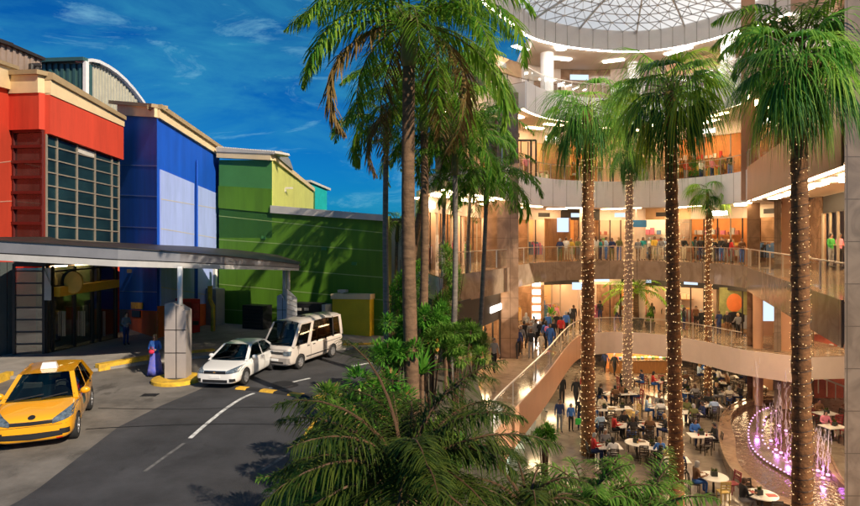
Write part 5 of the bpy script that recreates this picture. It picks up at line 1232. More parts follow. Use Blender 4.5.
# yellow taxi (small hatchback)
YEL = carpaint('taxi yellow', (.8, .36, .008))
taxi, _b = vehicle('taxi', 'yellow hatchback taxi with a white roof sign parked on the forecourt', P(48, 426, .01), rad(23), 1.25, YEL,
    [(-2.0, .58, .66, .28), (-1.96, .72, .72, .2), (-1.8, .82, .8, .18), (-1.3, .86, .9, .18), (-.85, .87, .97, .18), (-.3, .87, .97, .18), (.6, .87, .98, .18), (1.4, .86, 1.0, .2), (1.85, .82, .98, .22), (1.98, .74, .92, .28)],
    (-1.0, -.2, 1.3, 1.85, .78, .58, .95, 1.43, .055, .14), (-1.28, 1.27), .31, {'pillars': [(0, .04), (.45, .485), (.86, 1)], 'dark_pillars': (.7,)})
fr = t_front[taxi.name]
for q in (-1, 1):
    hl_ = fr('headlight', 'headlamp', .42 * q, .83 * q, lambda x: .6 + .1 * abs(abs(x) - .42) / .41, lambda x: .7 + .2 * ((abs(x) - .42) / .41) ** .8, .02)
    fr('fog_lamp', 'black', .56 * q, .76 * q, .34, lambda x: .46, .014)
    mb = MB(); mb.ball((0, 0, 0), (.05, .03, .04), 10, 6); fo_ = mb.build('fog_bulb', 'chrome', taxi); fo_.location = (.67 * q, -1.93, .4)
fr('grille', 'black', -.44, .44, lambda x: .6 + .03 * abs(x), lambda x: .68 + .02 * abs(x), .014)
fr('lower_intake', 'black', -.62, .62, lambda x: .27 + .06 * abs(x), lambda x: .41 + .02 * abs(x), .012)
fr('bumper_line', 'black', -.7, .7, .565, .572, .006)
fr('emblem', 'black', -.075, .075, lambda x: .76 - .035 * (1 - (x / .076) ** 2) ** .5, lambda x: .76 + .035 * (1 - (x / .076) ** 2) ** .5, .02, 10, 2)
fr('tow_cover', mat('red cover', (.6, .02, .01), .5), .5, .62, .22, .27, .012)
for y in (-.78, .3, 1.12): fr('door_seam', 'black', y, y + .014, .34, .93, .004, 1, 8, side=1)
fr('door_handle', 'black', .14, .28, .84, .87, .02, 2, 1, side=1); fr('door_handle', 'black', .96, 1.08, .86, .89, .02, 2, 1, side=1)
fr('door_emblem', 'metal_dark', -.5, -.15, lambda y: .62 + .0 * y, lambda y: .86, .006, 4, 3, side=1); fr('side_sill', 'black', -.9, .9, .2, .26, .008, 6, 1, side=1)
bits(taxi, [
    ('mirror', YEL, mirror(-1, .82, -.62, 1.0)), ('mirror', YEL, mirror(1, .82, -.62, 1.0)),
    ('wiper', 'black', lambda m: m.bar((-.5, -1.09, 1.0), (.08, -1.02, 1.07), .025, .02)), ('wiper', 'black', lambda m: m.bar((.05, -1.12, 1.0), (.58, -.97, 1.06), .025, .02)),
    ('roof_sign', 'column', lambda m: m.solid([Vector(p) for p in ((-.19, .1, 1.47), (.19, .1, 1.47), (.19, .3, 1.47), (-.19, .3, 1.47))], [Vector(p) for p in ((-.15, .14, 1.62), (.15, .14, 1.62), (.15, .26, 1.62), (-.15, .26, 1.62))])),
])
# white saloon
WHT = carpaint('car white', (.78, .77, .75))
sal, _b = vehicle('saloon_car', 'white four door saloon waiting on the asphalt in front of the van', P(241, 376, .01), rad(-8), 1.04, WHT,
    [(-2.25, .6, .66, .26), (-2.2, .76, .72, .2), (-2.0, .85, .78, .18), (-1.4, .88, .88, .18), (-.95, .89, .95, .18), (-.3, .89, .97, .18), (.7, .89, .98, .18), (1.5, .88, 1.02, .2), (2.05, .84, 1.03, .24), (2.26, .74, .98, .3)],
    (-1.15, -.3, 1.0, 1.8, .8, .58, .94, 1.42, .05, .12), (-1.36, 1.3), .33, {'pillars': [(0, .035), (.46, .49), (.9, 1)], 'dark_pillars': (.76,)})
fr = t_front[sal.name]
for q in (-1, 1):
    fr('headlight', 'headlamp', .46 * q, .85 * q, lambda x: .62 + .06 * (abs(x) - .46), lambda x: .72 + .14 * ((abs(x) - .46) / .39), .02)
    fr('fog_lamp', 'black', .58 * q, .78 * q, .3, .42, .012)
fr('grille', 'black', -.44, .44, .61, .71, .014); fr('grille_trim', 'chrome', -.44, .44, .71, .722, .02)
fr('lower_intake', 'black', -.5, .5, .27, .38, .012); fr('emblem', 'chrome', -.07, .07, lambda x: .66 - .03 * (1 - (x / .071) ** 2) ** .5, lambda x: .66 + .03 * (1 - (x / .071) ** 2) ** .5, .03, 10, 2)
fr('number_plate', 'column', -.22, .22, .44, .54, .02); fr('rear_light', 'vend_red', 2.0, 2.16, .8, .95, .012, 4, 3, side=1)
for y in (-.85, .36, 1.22): fr('door_seam', 'black', y, y + .014, .34, .94, .004, 1, 8, side=1)
for y in (.14, 1.0): fr('door_handle', 'chrome', y, y + .17, .84, .87, .022, 2, 1, side=1)
fr('side_sill', 'black', -.95, .9, .2, .26, .008, 6, 1, side=1)
bits(sal, [('mirror', WHT, mirror(-1, .84, -.72, 1.0)), ('mirror', WHT, mirror(1, .84, -.72, 1.0)),
    ('wiper', 'black', lambda m: m.bar((-.5, -1.22, .98), (.1, -1.14, 1.06), .025, .02)), ('wiper', 'black', lambda m: m.bar((.1, -1.22, .98), (.6, -1.1, 1.05), .025, .02))])
# white van
VAN = carpaint('van white', (.58, .52, .47))
van, _b = vehicle('delivery_van', 'high roofed white passenger van parked behind the white saloon', P(304, 361, .01), rad(-22), .99, VAN,
    [(-2.38, .68, .98, .34), (-2.36, .8, 1.05, .26), (-2.2, .85, 1.14, .24), (-1.9, .87, 1.18, .24), (-1.0, .88, 1.2, .24), (.5, .88, 1.2, .24), (1.8, .88, 1.2, .26), (2.3, .86, 1.2, .28), (2.38, .8, 1.16, .34)],
    (-2.1, -1.42, 2.2, 2.34, .83, .745, 1.14, 2.1, .17, .1), (-1.55, 1.3), .34, {'pillars': [(0, .03), (.25, .31), (.94, 1)], 'dark_pillars': (.45, .62, .78), 'rows': (.45, .66, .88)})
fr = t_front[van.name]
for q in (-1, 1):
    fr('headlight', 'headlamp', .5 * q, .82 * q, .74, .94, .02)
fr('grille', 'black', -.46, .46, .78, .9, .014); fr('grille_trim', 'chrome', -.46, .46, .9, .92, .02)
fr('bumper', mat('grey bumper', (.3, .27, .25), .6), -.8, .8, .36, .62, .05); fr('lower_intake', 'black', -.5, .5, .38, .46, .056); fr('number_plate', 'column', -.24, .24, .48, .59, .066)
fr('bonnet_seam', 'black', -.78, .78, .985, .995, .006)
for y in (-1.75, -.72, .5): fr('door_seam', 'black', y, y + .016, .34, 1.12, .004, 1, 8, side=1)
for y in (-.98, -.5): fr('door_handle', 'black', y, y + .17, .98, 1.02, .022, 2, 1, side=1)
fr('slide_rail', 'black', .55, 2.1, .9, .925, .008, 6, 1, side=1); fr('side_moulding', 'black', -1.1, .9, .48, .53, .012, 8, 1, side=1)
bits(van, [('mirror', 'black', mirror(-1, .88, -1.75, 1.3, 1.2)), ('mirror', 'black', mirror(1, .88, -1.75, 1.3, 1.2)),
    ('wiper', 'black', lambda m: m.bar((-.55, -2.22, 1.17), (.1, -2.16, 1.29), .03, .02)), ('wiper', 'black', lambda m: m.bar((.0, -2.22, 1.17), (.6, -2.1, 1.27), .03, .02)), ('roof_vent', 'black', lambda m: m.box(-.15, -.4, 2.24, .15, -.1, 2.31))])
# ------------------------------------------------------------------ people: faces -y, feet at z = 0
def make_body(pose):
    J = {'pel': (0, 0, .95), 'sp': (0, 0, 1.14), 'ch': (0, .005, 1.34), 'nk': (0, .01, 1.49), 'hb': (0, -.005, 1.555), 'hd': (0, -.02, 1.645), 'ht': (0, -.005, 1.735)}
    for s, k in ((-1, 'l'), (1, 'r')):
        J['sh' + k] = (s * .175, .01, 1.425); J['el' + k] = (s * .225, .02, 1.15); J['wr' + k] = (s * .235, -.03, .9); J['ha' + k] = (s * .232, -.055, .83)
        J['hi' + k] = (s * .085, 0, .9); J['kn' + k] = (s * .095, -.01, .5); J['an' + k] = (s * .1, .02, .09); J['to' + k] = (s * .115, -.13, .035)
    if pose == 'walk':
        J.update(knl=(-.09, -.16, .52), anl=(-.095, -.26, .1), tol=(-.1, -.41, .06), knr=(.09, .05, .49), anr=(.095, .3, .15), tor=(.1, .2, .05), ell=(-.23, .1, 1.17), wrl=(-.23, .1, .93), hal=(-.225, .07, .86), elr=(.23, -.06, 1.16), wrr=(.22, -.2, .96), har=(.215, -.24, .9))
    if pose == 'arms':
        J.update(ell=(-.24, -.02, 1.15), wrl=(-.12, -.22, 1.14), hal=(-.06, -.27, 1.17), elr=(.24, -.02, 1.15), wrr=(.12, -.22, 1.12), har=(.06, -.27, 1.15))
    if pose == 'lean':
        J.update(ell=(-.25, -.08, 1.14), wrl=(-.18, -.3, 1.08), hal=(-.16, -.37, 1.08), elr=(.25, -.08, 1.14), wrr=(.2, -.28, 1.08), har=(.18, -.36, 1.08))
    if pose == 'sit':
        dz = -.42
        for k in ('pel', 'sp', 'ch', 'nk', 'hb', 'hd', 'ht', 'shl', 'shr'): x, y, z = J[k]; J[k] = (x, y - (z - .95) * .12, z + dz)
        for s, k in ((-1, 'l'), (1, 'r')):
            J['hi' + k] = (s * .09, 0, .5); J['kn' + k] = (s * .12, -.43, .52); J['an' + k] = (s * .12, -.4, .09); J['to' + k] = (s * .13, -.55, .035)
            J['el' + k] = (s * .26, -.1, .76); J['wr' + k] = (s * .17, -.34, .78); J['ha' + k] = (s * .14, -.42, .79)
    RADII = {'pel': (.155, .115), 'sp': (.14, .1), 'ch': (.165, .11), 'nk': (.058, .058), 'hb': (.066, .075), 'hd': (.08, .098), 'ht': (.05, .06), 'sh': (.07, .07), 'el': (.047, .047), 'wr': (.033, .03), 'ha': (.04, .022), 'hi': (.1, .1), 'kn': (.063, .063), 'an': (.042, .045), 'to': (.04, .028)}
    ED = [('pel', 'sp', 1), ('sp', 'ch', 1), ('ch', 'nk', 1), ('nk', 'hb', 0), ('hb', 'hd', 0), ('hd', 'ht', 0)]
    for k in 'lr': ED += [('ch', 'sh' + k, 1), ('sh' + k, 'el' + k, 1), ('el' + k, 'wr' + k, 1), ('wr' + k, 'ha' + k, 0), ('pel', 'hi' + k, 2), ('hi' + k, 'kn' + k, 2), ('kn' + k, 'an' + k, 2), ('an' + k, 'to' + k, 3)]
    names = list(J); ix = {n: i for i, n in enumerate(names)}
    me = bpy.data.meshes.new('person'); me.from_pydata([J[n] for n in names], [(ix[a], ix[b]) for a, b, _ in ED], [])
    o = bpy.data.objects.new('tmp', me); COL.objects.link(o)
    sk = o.modifiers.new('k', 'SKIN'); sk.use_smooth_shade = True
    for n in names:
        v = me.skin_vertices[0].data[ix[n]]; v.radius = RADII.get(n) or RADII[n[:2]]; v.use_root = n == 'pel'
    s = o.modifiers.new('s', 'SUBSURF'); s.levels = 2; s.render_levels = 2
    bpy.context.view_layer.update(); dg = bpy.context.evaluated_depsgraph_get(); res = bpy.data.meshes.new_from_object(o.evaluated_get(dg)); bpy.data.objects.remove(o)
    bm = bmesh.new(); bm.from_mesh(res)
    seg = [(Vector(J[a]), Vector(J[b]), m) for a, b, m in ED]
    for f in bm.faces:
        c = f.calc_center_median(); best = None
        for a, b, m in seg:
            d = b - a; t = max(0, min(1, (c - a).dot(d) / d.length_squared)); q = (c - (a + d * t)).length
            if best is None or q < best[0]: best = (q, m)
        f.material_index = best[1]
    # fingers, nose, ears: tapered prongs merged into the same mesh
    def prong(a, b, r0, r1, m):
        t = MB(); t.tube([a, lerp(a, b, .55) , b], [r0, r0 * .9, r1], 5); vs = [bm.verts.new(v) for v in t.v]
        for f in t.f:
            g_ = bm.faces.new([vs[i] for i in f]); g_.material_index = m; g_.smooth = True
    for k, s in (('l', -1), ('r', 1)):
        w, h = Vector(J['wr' + k]), Vector(J['ha' + k]); d = (h - w).normalized(); sd = Vector((0, 1, 0)) if abs(d.z) > .6 else Vector((1, 0, 0)); sd = (sd - d * sd.dot(d)).normalized(); nrm = d.cross(sd)
        for q, L in ((-1.5, .065), (-.5, .08), (.5, .085), (1.5, .075)): a = h + sd * q * .018 + d * .02; prong(a, a + d * L + nrm * .02 * -s, .0095, .006, 0)
        a = h - d * .03 + sd * -.03; prong(a, a + d * .04 - sd * .03, .011, .007, 0)
    hd = Vector(J['hd']); prong(hd + Vector((0, -.075, .0)), hd + Vector((0, -.112, -.022)), .01, .012, 0)
    for s in (-1, 1): prong(hd + Vector((s * .07, .01, .02)), hd + Vector((s * .088, .015, -.015)), .014, .01, 0); prong(hd + Vector((s * .032, -.078, .012)), hd + Vector((s * .032, -.088, .012)), .011, .006, 4)
    prong(hd + Vector((-.022, -.079, -.05)), hd + Vector((.022, -.079, -.05)), .007, .006, 5)
    me2 = bpy.data.meshes.new('person'); bm.to_mesh(me2); bm.free()
    for k in range(6): me2.materials.append(plain((.3, .2, .15)))
    me2['head'] = tuple(hd); return me2
BODY = {p: make_body(p) for p in ('stand', 'walk', 'arms', 'lean', 'sit')}
def hair_mesh(long):
    mb = MB(); n = 14; rows = []
    for i in range(6):
        t = math.pi / 2 * (1 - i / 5.0)
        for j in range(n):
            a = 2 * math.pi * j / n; back = .5 + .5 * math.sin(a)
            low = -.02 - (.1 if not long else .26) * back
            z = .105 * math.sin(t) if i < 4 else lerp(.03, low, (i - 3) / 2) if back > .25 else lerp(.055, .05, (i - 3) / 2)
            rr = max(.004, math.cos(t)) if i < 4 else 1.0
            mb.v.append((math.cos(a) * .091 * rr, .012 + math.sin(a) * .108 * rr, .012 + z))
    for i in range(5):
        for j in range(n): mb.f.append((i * n + j, (i + 1) * n + j, (i + 1) * n + (j + 1) % n, i * n + (j + 1) % n)); mb.m.append(0)
    me = bpy.data.meshes.new('hair'); me.from_pydata(mb.v, [], mb.f); me.materials.append(plain((.02, .015, .012)))
    me.polygons.foreach_set('use_smooth', [True] * len(me.polygons)); return me
HAIR = {0: hair_mesh(False), 1: hair_mesh(True)}
def wear(o, i, m): o.material_slots[i].link = 'OBJECT'; o.material_slots[i].material = m
CLOTH = {'black': (.02, .02, .023), 'navy': (.02, .035, .11), 'grey': (.2, .2, .21), 'white': (.7, .69, .67), 'red': (.5, .03, .03), 'pink': (.65, .22, .3), 'teal': (.02, .25, .25), 'olive': (.14, .15, .05), 'brown': (.16, .08, .04), 'blue': (.05, .16, .5), 'mustard': (.55, .36, .05), 'cream': (.62, .53, .4), 'green': (.05, .3, .06), 'light blue': (.35, .48, .66)}
SKIN = [(.42, .25, .17), (.34, .19, .12), (.5, .32, .23)]
HAIRC = {'black': (.012, .01, .009), 'brown': (.07, .035, .018), 'fair': (.35, .22, .1), 'grey': (.3, .3, .3)}
rp = random.Random(9)
def person(label, loc, rz, pose, top, legs, hair='black', long=0, sc=1.0, group=None, shoes=(.02, .02, .02)):
    o = bpy.data.objects.new('person', BODY[pose]); COL.objects.link(o); o.location = loc; o.rotation_euler = (0, 0, rz); o.scale = (sc,) * 3
    sk = plain(rp.choice(SKIN), .55)
    for i, m in enumerate((sk, plain(CLOTH[top], .85), plain(CLOTH[legs], .85), plain(shoes), plain((.02, .015, .01), .3), plain((.38, .1, .09)))): wear(o, i, m)
    h = bpy.data.objects.new('hair', HAIR[long]); COL.objects.link(h); h.parent = o; h.location = BODY[pose]['head']; wear(h, 0, plain(HAIRC[hair], .5))
    return tag(o, label, 'person', group)
def dressed(used, r, tops=None, legs=None):
    while True:
        c = (r.choice(tops or list(CLOTH)), r.choice(legs or ['black', 'navy', 'grey', 'blue', 'brown', 'cream', 'olive']), r.choice(['black', 'brown', 'fair', 'grey']), r.randrange(2))
        if c[:3] + (c[3],) not in used: used.add(c); return c
def say(c, tail): return '%s%s-haired person in %s top, %s trousers, %s' % ('long-' if c[3] else '', c[2], c[0], c[1], tail)
# outdoors: woman in a blue patterned dress, man at the entrance
w = person('woman in long blue dress with red bag standing beside the grey pylon', P(155, 376, .0), rad(8), 'arms', 'blue', 'blue', 'fair', 1, 1.05)
hl = Vector(w.location)
mb = MB(); rr_ = random.Random(2); prof = [(.19, .98), (.2, .9), (.24, .6), (.29, .3), (.33, .06), (.31, .07)]
n = 24
for r0_, z in prof:
    for j in range(n): a = 2 * math.pi * j / n; q = r0_ * (1 + .06 * math.sin(7 * a) * (1 - z)); mb.v.append((q * math.cos(a), q * .72 * math.sin(a), z))
for i in range(len(prof) - 1):
    for j in range(n): mb.f.append((i * n + j, i * n + (j + 1) % n, (i + 1) * n + (j + 1) % n, (i + 1) * n + j)); mb.m.append(0)
mb.build('skirt', mat('blue patterned cloth', (.03, .06, .35), .85, var=.8, scale=7, dirt=(.25, .2, .42)), w, smooth=True)
bag = MB(); bag.ball((0, 0, 0), (.13, .07, .1), 12, 8); bag.tube([(-.1, 0, .06), (-.06, 0, .2), (.06, 0, .2), (.1, 0, .06)], .012, 5)
bg = bag.build('handbag', plain((.55, .02, .06)), None, smooth=True); bg.location = hl + Vector((.0, -.33, 1.13)); tag(bg, 'red handbag held by the woman in the blue dress', 'bag')
person('man in grey top and dark trousers walking at the mall entrance', P(126, 345, .13), rad(60), 'arms', 'grey', 'navy', 'black', 0, 1.03)
# first floor walkway
used = set(); GW = 'people walking on the first floor walkway'
for i, (px, py, rz, pose, top, legs, hair, lg, what) in enumerate((
    (518, 358, 0, 'walk', 'navy', 'black', 'black', 0, 'nearest the dark shop front'), (524, 349, 170, 'stand', 'black', 'black', 'black', 0, 'behind the pair in front of the lit stripes'),
    (531, 359, 175, 'stand', 'black', 'grey', 'brown', 0, 'walking away in the middle of the walkway'), (536, 347, 20, 'walk', 'grey', 'black', 'black', 0, 'in the thick of the walkway group'),
    (546, 349, 185, 'walk', 'blue', 'black', 'black', 1, 'carrying a pink rucksack'), (553.5, 347, 10, 'stand', 'black', 'navy', 'black', 0, 'right of the pink rucksack'),
    (561, 343, 160, 'walk', 'red', 'black', 'black', 0, 'next to the glass rail'), (556, 327, 30, 'walk', 'pink', 'cream', 'fair', 1, 'far back beside the shops'),
    (573.6, 328, 190, 'stand', 'black', 'black', 'brown', 0, 'at the corner of the glass rail'), (582, 328, 170, 'stand', 'brown', 'black', 'black', 1, 'just right of the rail corner'),
    (600, 322, 180, 'stand', 'black', 'navy', 'black', 0, 'in the lit opening left of the pot palm'), (541, 355, 200, 'walk', 'cream', 'cream', 'fair', 0, 'smaller than the others, a child'),
    (494, 372, 15, 'walk', 'grey', 'black', 'black', 0, 'closest to the palms, coming this way'), (512, 347, 200, 'stand', 'black', 'navy', 'grey', 0, 'against the end pier'))):
    p = P(px, py, Z1)
    person(say((top, legs, hair, lg), what), p, rad(rz), pose, top, legs, hair, lg, .78 if 'child' in what else 1.05, GW)
b = P(546, 349, Z1); mb = MB(); mb.ball((0, 0, 0), (.16, .1, .2), 12, 8); o = mb.build('rucksack', plain((.7, .2, .4)), None, smooth=True); o.location = b + Vector((.02, -.17, 1.32)); tag(o, 'pink rucksack on the back of a walkway person', 'bag')
for i, (px, Y, rz, pose, top, legs, hair, lg) in enumerate(((652, 49.5, 170, 'stand', 'black', 'black', 'brown', 1), (659, 50.5, 185, 'stand', 'navy', 'black', 'black', 0), (665, 49, 10, 'walk', 'black', 'grey', 'fair', 0), (684, 46.6, 90, 'stand', 'black', 'navy', 'black', 1), (696, 47.5, 0, 'stand', 'brown', 'black', 'black', 0), (701, 45.5, 200, 'stand', 'black', 'black', 'grey', 0), (706, 47, 40, 'arms', 'red', 'black', 'black', 0), (713, 45.2, 80, 'stand', 'olive', 'black', 'fair', 1), (719, 44.5, 190, 'arms', 'navy', 'navy', 'brown', 0), (727, 44.2, 0, 'stand', 'black', 'brown', 'fair', 0), (738, 43.0, 180, 'lean', 'grey', 'black', 'fair', 0), (617, 50, 120, 'walk', 'white', 'navy', 'brown', 0))):
    person(say((top, legs, hair, lg), 'among the lit stalls on the first floor'), Vector(((px - CX) / F * Y, Y, Z1)), rad(rz), pose, top, legs, hair, lg, 1.03, 'people among the first floor stalls')
r = random.Random(77); used = set()
for px, py in ((508, 352), (515, 349), (521, 353), (527, 345), (531, 350), (540, 347), (544, 343), (550, 351), (557, 339), (566, 336), (570, 331), (588, 328), (548, 337), (534, 340), (526, 338)):
    c = dressed(used, r, ['black', 'black', 'navy', 'grey', 'brown', 'red', 'white', 'blue']); person(say(c, 'in the walkway crowd by the end pier'), P(px, py, Z1), rad(r.choice([0, 180, 10, 170, 200, -20])), r.choice(['walk', 'stand', 'walk', 'arms']), *c, sc=r.uniform(.98, 1.08), group=GW)
# second floor rail
r = random.Random(31); used = set()
for px in (560, 566, 571, 578, 596, 600.5, 606, 612, 619, 638, 643, 649, 654.5, 661, 665, 684, 690, 695.5, 700.5, 713, 717, 721.5, 726, 731, 742):
    Y = r.uniform(45.6, 47.8) if px < 700 else lerp(46, 41.3, (px - 700) / 45) + r.uniform(0, .8); c = dressed(used, r, ['black', 'navy', 'grey', 'white', 'red', 'teal', 'olive', 'brown', 'mustard', 'black', 'navy', 'black', 'pink', 'light blue'])
    person(say(c, 'behind the second floor glass rail'), Vector(((px - CX) / F * Y, Y, Z2)), rad(r.choice([0, 0, 15, -20, 180, 170, 90])), r.choice(['lean', 'stand', 'arms', 'lean']), *c, sc=r.uniform(.98, 1.08), group='people at the second floor rail')
used = set()
for px, Y in ((521, 44), (526.5, 43.6), (600, 47.5), (612, 47.2), (686, 46.5), (701, 46), (712, 45), (722, 44), (730, 43)):
    c = dressed(used, r, ['red', 'pink', 'white', 'navy', 'black', 'brown']); person(say(c, 'behind the third floor glass rail'), Vector(((px - CX) / F * Y, Y, Z3)), rad(r.uniform(-30, 30)), 'lean', *c, sc=1.03, group='people at the third floor rail')
c = ('light blue', 'grey', 'brown', 0); person(say(c, 'behind the top floor rail'), Vector(((719 - CX) / F * 44.4, 44.4, Z4)), 0, 'lean', *c, sc=1.0)
# green figure in the shop of the right wing: a dressed mannequin on a plinth
for px, Y, top, legs, lab in ((831, 31.2, 'green', 'grey', 'shop mannequin in bright green top in the right wing window'), (839.5, 31.6, 'pink', 'black', 'shop mannequin in pink top behind the green one')):
    o = person(lab, Vector(((px - CX) / F * Y, Y, Z2 + .3)), rad(20), 'arms', top, legs, 'black', 0, 1.02); o.name = 'mannequin'; o['category'] = 'mannequin'
# atrium floor
for px, py, rz, pose, top, legs, hair, lg, sc, what in ((562, 404, 190, 'stand', 'black', 'black', 'black', 0, 1.12, 'at the bright window under the walkway'), (576, 407, 10, 'walk', 'black', 'black', 'brown', 0, 1.12, 'striding past the bright window'), (559.5, 432, 0, 'stand', 'navy', 'grey', 'black', 0, 1.1, 'left of the trio near the first lit trunk'), (571, 431, 5, 'stand', 'blue', 'black', 'black', 0, .92, 'shortest of the trio near the first lit trunk'), (580.5, 430, -5, 'stand', 'black', 'navy', 'black', 0, 1.12, 'right of the trio near the first lit trunk'), (605, 373, 185, 'walk', 'navy', 'black', 'black', 1, 1.05, 'far back left of the slim pale trunk'), (614.5, 376, 5, 'walk', 'black', 'black', 'grey', 0, 1.05, 'beside the slim pale trunk'), (541, 412, 80, 'walk', 'black', 'grey', 'fair', 1, 1.05, 'close under the walkway edge'), (584, 398, 180, 'stand', 'red', 'black', 'brown', 1, 1.05, 'beside the first lit trunk')):
    person(say((top, legs, hair, lg), what), P(px, py, Z0), rad(rz), pose, top, legs, hair, lg, sc, 'people on the atrium floor')
mb = MB(); mb.box(-.16, -.06, 0, .16, .06, .34); o = mb.build('shopping_bag', plain((.05, .5, .08))); o.location = P(577, 431, Z0) + Vector((.05, -.1, .42)); tag(o, 'bright green shopping bag carried in the trio', 'bag')

# ------------------------------------------------------------------ cafe tables and chairs
def rect_table():
    t = thing('cafe_table', '', 'table', world=False, group='cafe tables on the atrium floor')
    mb = MB(); mb.box(-.6, -.42, .72, .6, .42, .755); mb.build('table_top', 'table_white', t)
    mb = MB(); mb.lathe((0, 0, 0), [(.26, 0), (.26, .03), (.05, .05), (.04, .7), (.2, .719)], 14); mb.build('pedestal', 'chair_dark', t); return t
def round_table():
    t = thing('round_cafe_table', '', 'table', world=False, group='round cafe tables on the atrium floor')
    mb = MB(); mb.lathe((0, 0, 0), [(.6, .72), (.62, .735), (.6, .755), (0, .756)], 32); mb.build('table_top', 'table_white', t)
    mb = MB(); mb.lathe((0, 0, 0), [(.28, 0), (.28, .03), (.05, .05), (.04, .7), (.2, .719)], 14); mb.build('pedestal', 'chair_dark', t); return t
def chair(m, kind, grp):
    t = thing('cafe_chair', kind, 'chair', world=False, group=grp)
    mb = MB(); mb.box(-.21, -.21, .43, .21, .21, .465); mb.build('seat', m, t)
    mb = MB()
    for s in (-1, 1): mb.bar((s * .2, .2, .46), (s * .2, .27, .95), .04)
    for z in (.62, .74, .86): mb.bar((-.2, .22 + (z - .46) * .12, z), (.2, .22 + (z - .46) * .12, z), .02, .055)
    mb.bar((-.22, .27, .94), (.22, .27, .94), .035, .05); mb.build('backrest', m, t)
    for x in (-.18, .18):
        for y in (-.18, .2): mb = MB(); mb.bar((x, y, 0), (x, y, .43), .036); mb.build('leg', m, t)
    return t
RT, RO = rect_table(), round_table()
CH = {k: chair(m, k, g_) for k, m, g_ in (('dark', 'chair_dark', 'dark slatted cafe chairs'), ('pale yellow', 'chair_yellow', 'pale yellow cafe chairs'), ('dark red', 'chair_red', 'dark red cafe chairs'))}
used_first = set()
def put(src, loc, rz, label):
    if src.name in used_first: return copy_tree(src, loc, rz, label)
    used_first.add(src.name); src.location = loc; src.rotation_euler = (0, 0, rz); src['label'] = label; return src
BOX = MB(); BOX.box(-.11, -.08, 0, .11, .08, .26); BOXM = None
def menu(loc, rz, label):
    global BOXM
    t = thing('table_planter', label, 'planter', loc, rz, world=False, group='small dark planters on the cafe tables')
    mb = MB(); mb.box(-.13, -.09, 0, .13, .09, .2); mb.build('box', 'pot', t)
    mb = MB(); q = random.Random(int(loc[0] * 100))
    for i in range(26): d = Vector((q.gauss(0, .5), q.gauss(0, .4), 1)).normalized(); blade(mb, Vector((q.uniform(-.1, .1), q.uniform(-.06, .06), .2)), d, q.uniform(.1, .2), .03, .5)
    mb.build('sprigs', 'leaf_dark', t)
TZ = Z0 + .755
TAB = [  # photo column, row of the table top, shape, turn, chair colours front/right/back/left (d dark, y yellow, r red, - none), what singles it out
    (611, 393, 'r', 8, 'dd-d', 'left of far pair by first lit trunk'), (626.5, 393, 'r', 8, '-rr-', 'right of far pair by slim trunk'),
    (606, 408.5, 'r', 5, 'd-dd', 'left of nearer pair by first lit trunk'), (622, 408, 'r', 5, 'yy--', 'right of nearer pair, yellow chairs around'),
    (609, 446, 'r', 0, 'd-dd', 'alone at the first lit trunk foot'), (650.5, 424, 'r', -22, 'dd-d', 'ringed by dark chairs near middle trunk'),
    (655, 446, 'o', 0, 'y-d-', 'with yellow chair near middle trunk'), (660, 407, 'r', -18, 'd-dd', 'with a light blue shirted sitter'),
    (664, 381, 'r', -10, 'd-rd', 'far behind the middle trunk'), (690, 391.5, 'r', 5, 'dddd', 'right beside the middle trunk'),
    (709, 371.7, 'r', -8, 'dd-d', 'farthest back, two friends sitting'), (717, 381.8, 'r', -22, 'dd-d', 'second from back, right of slim palm'),
    (728.5, 393.6, 'r', -22, 'dd-d', 'between far slim palm and fountain'), (711, 405, 'r', -10, 'ddd-', 'with a lone sitter in black'),
    (700.5, 435, 'r', -4, 'ddd-', 'at left fountain rim, two sitters'), (745.5, 364.5, 'r', -14, 'd-dd', 'at the back by the steps'),
    (751, 374.3, 'r', -6, 'd-dd', 'left of long pair behind fountain'), (763, 375.5, 'r', -6, 'dd--', 'right of long pair behind fountain'),
    (757, 386.5, 'r', -8, 'd-dd', 'closest to the far fountain rim'), (713.5, 476, 'o', 0, 'yr-d', 'large, at the bottom edge'),
    (683, 378, 'r', -8, 'd-dd', 'far, just left of the slim far palm'), (697, 361, 'r', -8, 'd-d-', 'farthest of all under the first floor'), (737, 353, 'r', -10, 'd-d-', 'under the first floor by the piers'), (632, 379, 'r', 6, 'drdr', 'next to the orange food counter'), (596, 420, 'r', 6, 'd-d-', 'left of the first lit trunk'), (628, 425, 'r', 4, 'dddd', 'in the middle, dark chairs all round'), (676, 459, 'r', -8, 'd-dd', 'just behind the middle trunk, near'), (637, 442, 'o', 0, 'ddd-', 'round, left of the near yellow chair'), (690, 412, 'r', -6, 'd-dd', 'right of the middle trunk, second row'), (729, 376, 'r', -14, 'dd-d', 'between the screen and the slim palm'),
    (762, 494, 'o', 0, 'd-d-', 'against the near fountain rim'), (826, 413, 'r', 12, 'rdr-', 'farther one by the red wall'), (833, 426, 'r', 12, 'drd-', 'nearer one by the red wall'),
]
lookup = {}
SIDE = [('front', 0, -1), ('right', 1, 0), ('back', 0, 1), ('left', -1, 0)]
